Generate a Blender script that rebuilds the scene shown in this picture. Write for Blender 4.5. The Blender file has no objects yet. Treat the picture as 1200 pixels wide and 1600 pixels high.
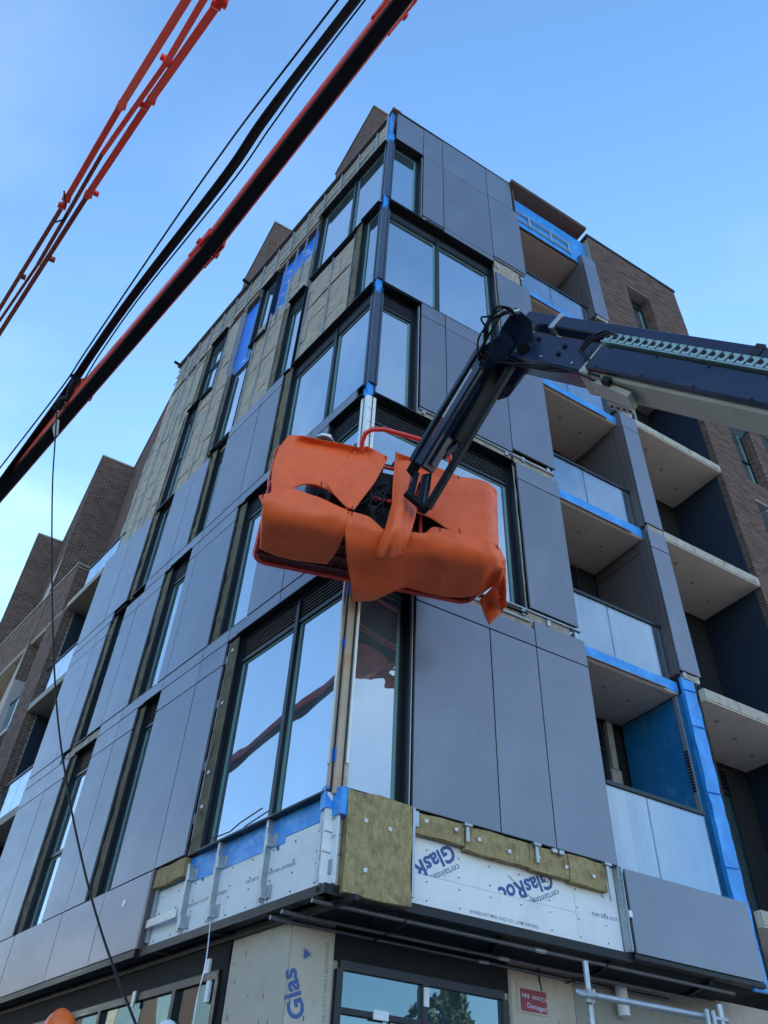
import bpy, bmesh, math, random
from mathutils import Vector, Matrix, noise
random.seed(7)
S = bpy.context.scene
COL = S.collection
R_ = math.radians

# ---------------------------------------------------------------- camera
CAM = Vector((-3.433, -7.004, 1.6))
camd = bpy.data.cameras.new('camera'); cam = bpy.data.objects.new('camera', camd); COL.objects.link(cam)
camd.sensor_fit = 'VERTICAL'; camd.sensor_height = 36; camd.lens = 27.954
camd.clip_start = 0.05; camd.clip_end = 2000
MR = ((0.856995, -0.513657, 0.041429), (0.37134, 0.559806, -0.740759), (0.357304, 0.65021, 0.670493))
cam.matrix_world = Matrix(((MR[0][0], -MR[1][0], -MR[2][0], CAM.x), (MR[0][1], -MR[1][1], -MR[2][1], CAM.y),
                           (MR[0][2], -MR[1][2], -MR[2][2], CAM.z), (0, 0, 0, 1)))
S.camera = cam

# ---------------------------------------------------------------- sky, sun, exposure
SUN_EL, SUN_AZ = 11.0, 42.0            # azimuth from +Y towards +X: the sun stands behind the building
w = bpy.data.worlds.new('World'); S.world = w; w.use_nodes = True
nt = w.node_tree; nt.nodes.clear()
def wn(t, **k):
    n = nt.nodes.new(t)
    for a, b in k.items(): setattr(n, a, b)
    return n
sky = wn('ShaderNodeTexSky'); sky.sky_type = 'NISHITA'; sky.sun_disc = False
sky.sun_elevation = R_(SUN_EL); sky.sun_rotation = R_(SUN_AZ); sky.altitude = 50; sky.air_density = 1.0; sky.dust_density = .25; sky.ozone_density = 3.0
tc = wn('ShaderNodeTexCoord'); mp = wn('ShaderNodeMapping'); mp.inputs['Scale'].default_value = (1.0, 1.0, 1.6); mp.inputs['Location'].default_value = (2.3, 1.0, 0.0)
nz = wn('ShaderNodeTexNoise'); nz.inputs['Scale'].default_value = 1.7; nz.inputs['Detail'].default_value = 7; nz.inputs['Roughness'].default_value = .55; nz.inputs['Distortion'].default_value = .3
rp = wn('ShaderNodeValToRGB'); rp.color_ramp.elements[0].position = .50; rp.color_ramp.elements[1].position = .80
rp.color_ramp.elements[0].color = (0, 0, 0, 1); rp.color_ramp.elements[1].color = (.75, .75, .75, 1)
mx = wn('ShaderNodeMixRGB'); mx.inputs['Color2'].default_value = (2.0, 2.5, 3.0, 1)
# soft cloud veil only towards the lower sky, nothing at the zenith
sx_ = wn('ShaderNodeSeparateXYZ'); L_ = nt.links.new; L_(tc.outputs['Generated'], sx_.inputs[0])
el_ = wn('ShaderNodeMapRange'); el_.inputs['From Min'].default_value = .93; el_.inputs['From Max'].default_value = .45; el_.inputs['To Min'].default_value = .12; L_(sx_.outputs['Z'], el_.inputs['Value'])
ml_ = wn('ShaderNodeMath'); ml_.operation = 'MULTIPLY'; ml_.use_clamp = True
hz_ = wn('ShaderNodeMath'); hz_.operation = 'MULTIPLY_ADD'; hz_.inputs[1].default_value = .10; L_(el_.outputs[0], hz_.inputs[0])
bg = wn('ShaderNodeBackground'); bg.inputs['Strength'].default_value = .1
out = wn('ShaderNodeOutputWorld')
L_ = nt.links.new
L_(tc.outputs['Generated'], mp.inputs['Vector']); L_(mp.outputs[0], nz.inputs['Vector']); L_(nz.outputs['Fac'], rp.inputs['Fac'])
hs = wn('ShaderNodeHueSaturation'); hs.inputs['Saturation'].default_value = 1.06; hs.inputs['Value'].default_value = .95
L_(sky.outputs[0], hs.inputs['Color']); L_(hs.outputs[0], mx.inputs['Color1']); L_(rp.outputs[0], ml_.inputs[0]); L_(el_.outputs[0], ml_.inputs[1]); L_(ml_.outputs[0], hz_.inputs[2]); L_(hz_.outputs[0], mx.inputs['Fac']); L_(mx.outputs[0], bg.inputs['Color']); L_(bg.outputs[0], out.inputs[0])
sd = bpy.data.lights.new('sun', 'SUN'); sd.energy = 3.5; sd.angle = R_(.5); sd.color = (1, .95, .87)
so = bpy.data.objects.new('sun', sd); COL.objects.link(so)
sv = Vector((math.sin(R_(SUN_AZ)) * math.cos(R_(SUN_EL)), math.cos(R_(SUN_AZ)) * math.cos(R_(SUN_EL)), math.sin(R_(SUN_EL))))
so.rotation_euler = sv.to_track_quat('Z', 'Y').to_euler()
S.render.engine = 'CYCLES'
S.view_settings.view_transform = 'Standard'; S.view_settings.look = 'None'; S.view_settings.gamma = 1
S.view_settings.use_curve_mapping = False; S.view_settings.exposure = 2.68

# ---------------------------------------------------------------- materials
def mat(name, base, rough=.6, metal=0., spec=.5, var=.12, vs=3., bump=0., bs=40., coat=0., stain=None, stain_s=1.2, island=0., rvar=0.1, stretch=None, alpha=None):
    m = bpy.data.materials.new(name); m.use_nodes = True
    t = m.node_tree; n = t.nodes; l = t.links.new
    p = n['Principled BSDF']
    p.inputs['Roughness'].default_value = rough; p.inputs['Metallic'].default_value = metal
    p.inputs['Specular IOR Level'].default_value = spec; p.inputs['Coat Weight'].default_value = coat
    tc = n.new('ShaderNodeTexCoord'); src = tc.outputs['Object']
    if stretch:
        mp = n.new('ShaderNodeMapping'); mp.inputs['Scale'].default_value = stretch; l(src, mp.inputs['Vector']); src = mp.outputs[0]
    nz = n.new('ShaderNodeTexNoise'); nz.inputs['Scale'].default_value = vs; nz.inputs['Detail'].default_value = 6; l(src, nz.inputs['Vector'])
    mr = n.new('ShaderNodeMapRange'); mr.inputs['To Min'].default_value = 1 - var * 2; mr.inputs['To Max'].default_value = 1 + var * 2
    l(nz.outputs['Fac'], mr.inputs['Value'])
    vm = n.new('ShaderNodeVectorMath'); vm.operation = 'SCALE'; vm.inputs[0].default_value = base[:3]; l(mr.outputs[0], vm.inputs['Scale'])
    col = vm.outputs[0]
    if island:
        g = n.new('ShaderNodeNewGeometry'); oi = n.new('ShaderNodeObjectInfo')
        ad = n.new('ShaderNodeMath'); ad.operation = 'ADD'; l(g.outputs['Random Per Island'], ad.inputs[0]); l(oi.outputs['Random'], ad.inputs[1])
        fr = n.new('ShaderNodeMath'); fr.operation = 'FRACT'; l(ad.outputs[0], fr.inputs[0])
        m2 = n.new('ShaderNodeMapRange'); m2.inputs['To Min'].default_value = 1 - island; m2.inputs['To Max'].default_value = 1 + island; l(fr.outputs[0], m2.inputs['Value'])
        v2 = n.new('ShaderNodeVectorMath'); v2.operation = 'SCALE'; l(col, v2.inputs[0]); l(m2.outputs[0], v2.inputs['Scale']); col = v2.outputs[0]
    if stain:
        n2 = n.new('ShaderNodeTexNoise'); n2.inputs['Scale'].default_value = stain_s; n2.inputs['Detail'].default_value = 8; n2.inputs['Roughness'].default_value = .65; l(tc.outputs['Object'], n2.inputs['Vector'])
        r2 = n.new('ShaderNodeValToRGB'); r2.color_ramp.elements[0].position = .52; r2.color_ramp.elements[1].position = .72; l(n2.outputs['Fac'], r2.inputs['Fac'])
        mc = n.new('ShaderNodeMixRGB'); mc.inputs['Color2'].default_value = (*stain, 1); l(r2.outputs[0], mc.inputs['Fac']); l(col, mc.inputs['Color1']); col = mc.outputs[0]
    l(col, p.inputs['Base Color'])
    if rvar:
        n3 = n.new('ShaderNodeTexNoise'); n3.inputs['Scale'].default_value = vs * 2.3; n3.inputs['Detail'].default_value = 5; l(src, n3.inputs['Vector'])
        m3 = n.new('ShaderNodeMapRange'); m3.inputs['To Min'].default_value = max(0, rough - rvar); m3.inputs['To Max'].default_value = min(1, rough + rvar); l(n3.outputs['Fac'], m3.inputs['Value']); l(m3.outputs[0], p.inputs['Roughness'])
    if bump:
        n4 = n.new('ShaderNodeTexNoise'); n4.inputs['Scale'].default_value = bs; n4.inputs['Detail'].default_value = 6; l(src, n4.inputs['Vector'])
        b = n.new('ShaderNodeBump'); b.inputs['Strength'].default_value = min(1, bump); b.inputs['Distance'].default_value = .02 * bump; l(n4.outputs['Fac'], b.inputs['Height']); l(b.outputs[0], p.inputs['Normal'])
    return m
M = {}
M['panel'] = mat('coated_panel', (.180, .185, .225), .33, .42, .6, var=.05, vs=1.6, rvar=.10, bump=.08, bs=.9, island=.075, stain=(.215, .22, .26), stain_s=.9)
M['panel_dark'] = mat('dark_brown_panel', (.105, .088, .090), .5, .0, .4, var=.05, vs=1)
M['frame'] = mat('charcoal_window_metal', (.012, .015, .021), .38, .2, .5, var=.08)
M['louvre'] = mat('louvre_metal', (.030, .034, .048), .4, .3, .5, var=.05)
M['soffit_dark'] = mat('dark_flashing', (.008, .008, .010), .5, .1, .4, var=.1)
M['post'] = mat('corner_post_navy', (.055, .070, .105), .32, .35, .6, var=.12, vs=2)
M['core'] = mat('dark_sheathing', (.008, .009, .011), .9, var=.2)
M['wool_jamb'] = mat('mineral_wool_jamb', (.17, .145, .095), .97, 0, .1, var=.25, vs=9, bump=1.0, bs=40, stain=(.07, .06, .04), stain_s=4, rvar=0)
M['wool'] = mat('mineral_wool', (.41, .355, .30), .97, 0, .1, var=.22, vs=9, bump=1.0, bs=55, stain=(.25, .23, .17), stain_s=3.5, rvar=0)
M['wool_near'] = mat('mineral_wool_fibrous', (.43, .325, .165), .97, 0, .1, var=.30, vs=26, bump=1.0, bs=120, stain=(.22, .165, .08), stain_s=7, rvar=0, stretch=(1, 1, .45))
M['white_board'] = mat('white_sheathing_board', (.80, .80, .80), .8, 0, .3, var=.03, vs=2.5, stain=(.70, .69, .68), stain_s=1.6)
M['grey_board'] = mat('weathered_sheathing_board', (.50, .44, .36), .85, 0, .3, var=.07, vs=2.0, stain=(.36, .30, .23), stain_s=1.8)
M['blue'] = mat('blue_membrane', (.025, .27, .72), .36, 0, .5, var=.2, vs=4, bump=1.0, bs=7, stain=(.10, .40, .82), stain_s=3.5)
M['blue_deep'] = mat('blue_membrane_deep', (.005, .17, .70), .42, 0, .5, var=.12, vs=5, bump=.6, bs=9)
M['galv'] = mat('galvanised_steel', (.42, .45, .48), .48, .7, .5, var=.15, vs=14)
M['pipe'] = mat('dull_steel_pipe', (.16, .16, .17), .42, .6, .5, var=.2, vs=8)
M['steel_dark'] = mat('dark_steel', (.014, .015, .018), .5, .4, .5, var=.2)
M['soffit'] = mat('beige_soffit', (.80, .68, .56), .9, var=.05, vs=1.4, stain=(.66, .54, .43), stain_s=1.1)
M['concrete'] = mat('raw_concrete', (.42, .385, .32), .92, var=.12, vs=3, bump=.4, bs=30, stain=(.17, .14, .11), stain_s=5)
M['concrete_pale'] = mat('pale_concrete', (.30, .29, .25), .9, var=.08, vs=2, bump=.3, bs=25, stain=(.22, .20, .16), stain_s=2)
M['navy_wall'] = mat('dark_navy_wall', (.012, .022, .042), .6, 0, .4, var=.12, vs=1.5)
M['brick'] = mat('brown_brick', (.135, .082, .064), .85, 0, .3, var=.12, vs=30, island=.28, bump=.3, bs=60)
M['mortar'] = mat('mortar', (.34, .31, .29), .95, var=.1, vs=10)
M['wood'] = mat('brown_plywood', (.21, .135, .095), .8, 0, .3, var=.16, vs=5, stretch=(1, 6, 6))
M['beige'] = mat('beige_post_board', (.52, .40, .30), .75, var=.08, vs=4, stain=(.42, .17, .045), stain_s=2.3)
M['orange'] = mat('orange_rubber_sheet', (1.0, .155, .040), .44, 0, .35, var=.10, vs=3.2, rvar=.10, bump=.35, bs=9, stain=(.86, .12, .035), stain_s=2.2)
M['red_paint'] = mat('red_paint', (.88, .05, .028), .38, 0, .5, var=.1, vs=6, coat=.3)
M['dark_red'] = mat('dark_red_paint', (.16, .018, .016), .5, var=.12, vs=8)
M['navy'] = mat('navy_boom_paint', (.008, .020, .054), .30, 0, .4, var=.12, vs=3, coat=.1, stain=(.022, .038, .075), stain_s=1.3)
M['cream'] = mat('cream_boom_paint', (.46, .42, .34), .45, 0, .5, var=.05, vs=2, stain=(.33, .28, .2), stain_s=2)
M['black'] = mat('black_rubber', (.009, .009, .012), .55, 0, .25, var=.2, vs=9)
M['black_metal'] = mat('black_metal', (.006, .007, .010), .55, .0, .2, var=.2, vs=9)
M['hat_white'] = mat('white_plastic', (.78, .80, .82), .3, 0, .5, var=.02)
M['hat_orange'] = mat('orange_plastic', (.85, .14, .015), .3, 0, .5, var=.03)
M['hivis'] = mat('orange_work_vest', (.80, .17, .03), .8, var=.06)
M['denim'] = mat('dark_work_trousers', (.03, .04, .07), .9, var=.1)
M['skin'] = mat('skin', (.48, .29, .21), .55, var=.04)
M['print'] = mat('blue_print', (.07, .12, .30), .8, var=.05)
M['print_grey'] = mat('grey_print', (.20, .21, .27), .8, var=.05)
M['white_print'] = mat('white_print', (.62, .70, .85), .7, var=.03)
M['red_sign'] = mat('red_sign_sheet', (.27, .03, .045), .5, var=.12, vs=8)
M['asphalt'] = mat('asphalt', (.05, .05, .052), .92, var=.15, vs=12, bump=.3, bs=80)
M['paving'] = mat('concrete_paving', (.38, .37, .35), .9, var=.08, vs=3)
M['bark'] = mat('bark', (.09, .07, .05), .95, var=.2, vs=8)
M['leaf'] = mat('foliage', (.03, .05, .02), .7, var=.2, vs=2, island=.4)
M['jamb_glimpse'] = mat('pale_green_jamb_glimpse', (.16, .29, .28), .4, 0, .5, var=.05)  # colour of strips standing in for the inner jamb showing in the opaque glass
M['lamp_globe'] = mat('white_lamp_globe', (.82, .80, .76), .4, var=.02)
M['chain'] = mat('zinc_plated_chain', (.30, .45, .38), .35, .55, .6, var=.25, vs=16, stain=(.42, .36, .50), stain_s=9)
M['tape'] = mat('white_tape', (.75, .77, .80), .6, var=.03)
M['rust'] = mat('rust_stain', (.30, .10, .03), .9, var=.25, vs=14)
M['purple_beam'] = mat('brown_band', (.16, .10, .09), .8, var=.08)

def glass(name, tint, base, fac, wav=.35, rough=.015):
    m = bpy.data.materials.new(name); m.use_nodes = True
    t = m.node_tree; n = t.nodes; l = t.links.new; n.clear()
    o = n.new('ShaderNodeOutputMaterial'); mix = n.new('ShaderNodeMixShader')
    g = n.new('ShaderNodeBsdfGlossy'); g.inputs['Color'].default_value = (*tint, 1); g.inputs['Roughness'].default_value = rough
    d = n.new('ShaderNodeBsdfDiffuse'); d.inputs['Color'].default_value = (*base, 1)
    lw = n.new('ShaderNodeLayerWeight'); lw.inputs['Blend'].default_value = .35
    mr = n.new('ShaderNodeMapRange'); mr.inputs['To Min'].default_value = fac; mr.inputs['To Max'].default_value = 1; l(lw.outputs['Facing'], mr.inputs['Value'])
    tc = n.new('ShaderNodeTexCoord'); nz = n.new('ShaderNodeTexNoise'); nz.inputs['Scale'].default_value = 1.1; nz.inputs['Detail'].default_value = 1.5; l(tc.outputs['Object'], nz.inputs['Vector'])
    oi = n.new('ShaderNodeObjectInfo'); om = n.new('ShaderNodeMapRange'); om.inputs['To Min'].default_value = .80; om.inputs['To Max'].default_value = 1.0; l(oi.outputs['Random'], om.inputs['Value'])
    gs = n.new('ShaderNodeVectorMath'); gs.operation = 'SCALE'; gs.inputs[0].default_value = tint; l(om.outputs[0], gs.inputs['Scale']); l(gs.outputs[0], g.inputs['Color'])
    b = n.new('ShaderNodeBump'); b.inputs['Strength'].default_value = wav; b.inputs['Distance'].default_value = .02; l(nz.outputs['Fac'], b.inputs['Height']); l(b.outputs[0], g.inputs['Normal'])
    # dusty film
    n2 = n.new('ShaderNodeTexNoise'); n2.inputs['Scale'].default_value = 2.2; n2.inputs['Detail'].default_value = 7
    mp = n.new('ShaderNodeMapping'); mp.inputs['Scale'].default_value = (1, 1, .35); l(tc.outputs['Object'], mp.inputs['Vector']); l(mp.outputs[0], n2.inputs['Vector'])
    mc = n.new('ShaderNodeMapRange'); mc.inputs['To Min'].default_value = .2; mc.inputs['To Max'].default_value = 2.4; l(n2.outputs['Fac'], mc.inputs['Value'])
    vm = n.new('ShaderNodeVectorMath'); vm.operation = 'SCALE'; vm.inputs[0].default_value = base; l(mc.outputs[0], vm.inputs['Scale']); l(vm.outputs[0], d.inputs['Color'])
    l(mr.outputs[0], mix.inputs[0]); l(d.outputs[0], mix.inputs[1]); l(g.outputs[0], mix.inputs[2]); l(mix.outputs[0], o.inputs[0])
    return m
M['glass'] = glass('coated_window_glass', (.80, .86, .93), (.09, .13, .155), .42, .11)
M['glass_dark'] = glass('shopfront_glass', (.50, .64, .68), (.03, .055, .06), .22)
def balustrade(name):
    m = bpy.data.materials.new(name); m.use_nodes = True
    t = m.node_tree; n = t.nodes; l = t.links.new; n.clear()
    o = n.new('ShaderNodeOutputMaterial'); m1 = n.new('ShaderNodeMixShader'); m2 = n.new('ShaderNodeMixShader')
    tr = n.new('ShaderNodeBsdfTransparent'); tr.inputs['Color'].default_value = (.72, .82, .86, 1)
    df = n.new('ShaderNodeBsdfDiffuse'); df.inputs['Color'].default_value = (.55, .60, .64, 1)
    g = n.new('ShaderNodeBsdfGlossy'); g.inputs['Color'].default_value = (.78, .86, .95, 1); g.inputs['Roughness'].default_value = .03
    tc = n.new('ShaderNodeTexCoord'); mp = n.new('ShaderNodeMapping'); mp.inputs['Scale'].default_value = (3.5, 3.5, .5); l(tc.outputs['Object'], mp.inputs['Vector'])
    nz = n.new('ShaderNodeTexNoise'); nz.inputs['Scale'].default_value = 1.6; nz.inputs['Detail'].default_value = 5; l(mp.outputs[0], nz.inputs['Vector'])
    r = n.new('ShaderNodeMapRange'); r.inputs['From Min'].default_value = .4; r.inputs['From Max'].default_value = .75; r.inputs['To Min'].default_value = .01; r.inputs['To Max'].default_value = .16; l(nz.outputs['Fac'], r.inputs['Value'])
    lw = n.new('ShaderNodeLayerWeight'); lw.inputs['Blend'].default_value = .22; q = n.new('ShaderNodeMapRange'); q.inputs['To Min'].default_value = .10; q.inputs['To Max'].default_value = 1; l(lw.outputs['Facing'], q.inputs['Value'])
    l(r.outputs[0], m1.inputs[0]); l(tr.outputs[0], m1.inputs[1]); l(df.outputs[0], m1.inputs[2]); l(q.outputs[0], m2.inputs[0]); l(m1.outputs[0], m2.inputs[1]); l(g.outputs[0], m2.inputs[2]); l(m2.outputs[0], o.inputs[0])
    return m
M['glass_shop'] = glass('dim_shopfront_glass', (.26, .32, .34), (.02, .03, .035), .2, .3)
M['glass_balcony'] = balustrade('balustrade_glass'); 
# ---------------------------------------------------------------- helpers
class Face:
    def __init__(s, O, U, N): s.O = Vector(O); s.U = Vector(U).normalized(); s.N = Vector(N).normalized()
    def p(s, u, z, o=0.): return s.O + s.U * u + s.N * o + Vector((0, 0, z))
AL = R_(99.764)
BV = Vector((math.cos(AL), math.sin(AL), 0)); NB = Vector((-.98551, -.16959, 0))
FR = Face((0, 0, 0), (1, 0, 0), (0, -1, 0))
FL = Face((0, 0, 0), BV, NB)

class MB:
    def __init__(s): s.v = []; s.f = []; s.sm = False
    def hexa(s, P):
        b = len(s.v); s.v += [Vector(p) for p in P]
        s.f += [tuple(b + i for i in q) for q in ((0, 1, 2, 3), (4, 7, 6, 5), (0, 4, 5, 1), (1, 5, 6, 2), (2, 6, 7, 3), (3, 7, 4, 0))]
        return s
    def box(s, F, u0, u1, z0, z1, o0, o1):
        return s.hexa([F.p(u0, z0, o0), F.p(u1, z0, o0), F.p(u1, z1, o0), F.p(u0, z1, o0), F.p(u0, z0, o1), F.p(u1, z0, o1), F.p(u1, z1, o1), F.p(u0, z1, o1)])
    def wbox(s, a, b):
        x0, y0, z0 = a; x1, y1, z1 = b
        return s.hexa([(x0, y0, z0), (x1, y0, z0), (x1, y1, z0), (x0, y1, z0), (x0, y0, z1), (x1, y0, z1), (x1, y1, z1), (x0, y1, z1)])
    def beam(s, a, b, w, h, up=(0, 0, 1), w2=None, h2=None):
        a = Vector(a); b = Vector(b); d = (b - a).normalized(); up = Vector(up)
        sx = d.cross(up).normalized(); u = sx.cross(d).normalized()
        w2 = w if w2 is None else w2; h2 = h if h2 is None else h2
        P = [a + sx * i * w / 2 + u * j * h / 2 for i, j in ((-1, -1), (1, -1), (1, 1), (-1, 1))] + [b + sx * i * w2 / 2 + u * j * h2 / 2 for i, j in ((-1, -1), (1, -1), (1, 1), (-1, 1))]
        return s.hexa(P)
    def tube(s, pts, r, n=10, cap=True):
        pts = [Vector(p) for p in pts]; b = len(s.v); N = len(pts); prev = None
        for i, p in enumerate(pts):
            d = (pts[min(i + 1, N - 1)] - pts[max(i - 1, 0)]).normalized()
            if prev is None:
                a = d.cross(Vector((0, 0, 1)));  a = a if a.length > .05 else d.cross(Vector((1, 0, 0))); a.normalize()
            else:
                a = (prev - d * prev.dot(d)).normalized()
            prev = a; c = d.cross(a); rr = r[i] if isinstance(r, (list, tuple)) else r
            for k in range(n):
                t = 2 * math.pi * k / n; s.v.append(p + (a * math.cos(t) + c * math.sin(t)) * rr)
        for i in range(N - 1):
            for k in range(n):
                s.f.append((b + i * n + k, b + i * n + (k + 1) % n, b + (i + 1) * n + (k + 1) % n, b + (i + 1) * n + k))
        if cap: s.f.append(tuple(b + k for k in range(n))); s.f.append(tuple(b + (N - 1) * n + k for k in range(n - 1, -1, -1)))
        s.sm = True
        return s
    def prism(s, poly, z0, z1):
        b = len(s.v); n = len(poly)
        s.v += [Vector((x, y, z0)) for x, y in poly] + [Vector((x, y, z1)) for x, y in poly]
        s.f += [tuple(range(b, b + n)), tuple(range(b + 2 * n - 1, b + n - 1, -1))] + [(b + i, b + (i + 1) % n, b + n + (i + 1) % n, b + n + i) for i in range(n)]
        return s
    def plate(s, pts, d):   # planar polygon pts, thickness vector d
        b = len(s.v); n = len(pts); d = Vector(d)
        s.v += [Vector(p) for p in pts] + [Vector(p) + d for p in pts]
        s.f += [tuple(range(b, b + n)), tuple(range(b + 2 * n - 1, b + n - 1, -1))] + [(b + i, b + (i + 1) % n, b + n + (i + 1) % n, b + n + i) for i in range(n)]
        return s
    def grid(s, G):
        b = len(s.v); m = len(G); n = len(G[0])
        for r in G: s.v += [Vector(p) for p in r]
        for j in range(m - 1):
            for i in range(n - 1): s.f.append((b + j * n + i, b + j * n + i + 1, b + (j + 1) * n + i + 1, b + (j + 1) * n + i))
        s.sm = True
        return s
    def ball(s, c, r, nu=14, nv=8, half=False, sc=(1, 1, 1)):
        G = []
        for j in range(nv + 1):
            ph = (math.pi / 2 if half else math.pi) * j / nv
            G.append([Vector(c) + Vector((math.sin(ph) * math.cos(2 * math.pi * i / nu) * sc[0], math.sin(ph) * math.sin(2 * math.pi * i / nu) * sc[1], math.cos(ph) * sc[2])) * r for i in range(nu + 1)])
        return s.grid(G)
    def build(s, name, m, parent=None, label=None, cat=None, group=None, kind=None, bevel=0, org=None, recalc=True):
        lo = Vector([min(v[i] for v in s.v) for i in range(3)]); hi = Vector([max(v[i] for v in s.v) for i in range(3)])
        o = Vector(org) if org is not None else (lo + hi) / 2
        me = bpy.data.meshes.new(name); me.from_pydata([v - o for v in s.v], [], s.f)
        bm = bmesh.new(); bm.from_mesh(me)
        if s.sm: bmesh.ops.remove_doubles(bm, verts=bm.verts, dist=1e-5)
        if recalc: bmesh.ops.recalc_face_normals(bm, faces=bm.faces)
        if bevel: bmesh.ops.bevel(bm, geom=[e for e in bm.edges if e.is_manifold and e.calc_face_angle(0) > .5], offset=bevel, segments=1 if not s.sm else 2, affect='EDGES')
        bm.to_mesh(me); bm.free()
        me.materials.append(m)
        ob = bpy.data.objects.new(name, me); COL.objects.link(ob)
        if s.sm:
            for p in me.polygons: p.use_smooth = True
            try: me.set_sharp_from_angle(angle=R_(35))
            except Exception: pass
        place(ob, o, parent); tag(ob, label, cat, group, kind)
        return ob
WL = {}
def place(ob, loc, parent=None):
    WL[ob.name] = Vector(loc)
    if parent is not None: ob.parent = parent; ob.location = Vector(loc) - WL[parent.name]
    else: ob.location = loc
def tag(o, label=None, cat=None, group=None, kind=None):
    if label: o['label'] = label
    if cat: o['category'] = cat
    if group: o['group'] = group
    if kind: o['kind'] = kind
def thing(name, label, cat, loc, group=None):
    o = bpy.data.objects.new(name, None); COL.objects.link(o); o.empty_display_size = .3
    place(o, loc, None); tag(o, label, cat, group); return o
def box(F, u0, u1, z0, z1, o0, o1, name, m, parent, **k): return MB().box(F, u0, u1, z0, z1, o0, o1).build(name, m, parent, **k)
def text(F, s, u, z, o, size, ang, m, parent, name='printed_lettering', right=None, xs=1.0, bold=0):
    cu = bpy.data.curves.new('t', 'FONT'); cu.body = s; cu.size = size; cu.resolution_u = 3; cu.space_character = 1.02; cu.extrude = .0006; cu.offset = bold * size
    to = bpy.data.objects.new('t', cu); COL.objects.link(to)
    dg = bpy.context.evaluated_depsgraph_get(); me = bpy.data.meshes.new_from_object(to.evaluated_get(dg))
    bpy.data.objects.remove(to)
    n = F.N; rt = Vector((0, 0, 1)).cross(n).normalized()
    X = (rt * math.cos(R_(ang)) + Vector((0, 0, 1)) * math.sin(R_(ang))); Y = n.cross(X)
    Mx = Matrix((X * xs, Y, n)).transposed()
    for v in me.vertices: v.co = Mx @ v.co
    me.materials.clear(); me.materials.append(m)
    ob = bpy.data.objects.new(name, me); COL.objects.link(ob); place(ob, F.p(u, z, o), parent)
    return ob

# ================================================================ SETTING
MB().wbox((-400, -400, -.3), (400, 400, 0)).build('ground', M['asphalt'], kind='structure')
MB().prism([(-5.0, 24), (-3.0, -4.2), (30, -4.2), (30, 1), (.4, 1), (-2.2, 14)], 0.004, .13).build('pavement', M['paving'], kind='structure')

# ================================================================ MAIN BUILDING
BLD = thing('apartment_building', 'corner apartment building with grey panel cladding half fitted, standing behind the orange wrapped basket', 'building', (3, 5, 0))
def off2(F, u, o): p = F.p(u, 0, o); return (p.x, p.y)
def isect(oL, oR):   # corner of plane L at offset oL and plane R (y=-oR)
    y = -oR; a = NB * oL     # point on L: a + BV*s
    s = (y - a.y) / BV.y; return (a.x + BV.x * s, y)
CB = -.26
c0 = isect(CB, CB)
MB().prism([c0, (3.62, -CB), (3.62, 1.42), (9.3, 1.42), (9.3, 11.0), off2(FL, 10.55, CB)], 3.97, 21.55).build('structural_wall', M['core'], BLD)
MB().prism([(5.80, .10), (6.22, .10), (6.22, 1.41), (5.80, 1.41)], 3.97, 20.35).build('column', M['core'], BLD)
g0 = isect(-.28, -.88)
MB().prism([g0, (9.0, .88), (9.0, 9.5), off2(FL, 11.5, -.28)], 0.0, 3.96).build('ground_floor_wall', M['grey_board'], BLD)
GAP = .008
def panel(F, u0, u1, z0, z1, m='panel', o=0., name='cladding_panel', th=.035, label=None):
    ob = box(F, u0 + GAP, u1 - GAP, z0 + GAP, z1 - GAP, o - th, o, name, M[m], BLD, bevel=.003, label=label)
    ob.rotation_euler = (random.uniform(-1, 1) * .0012, random.uniform(-1, 1) * .0012, random.uniform(-1, 1) * .0018)
    return ob
def backing(F, u0, u1, z0, z1):
    box(F, u0 + .03, u1 - .03, z0 + .03, z1 - .03, -.10, -.085, 'backing_rail', M['core'], BLD)

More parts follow.
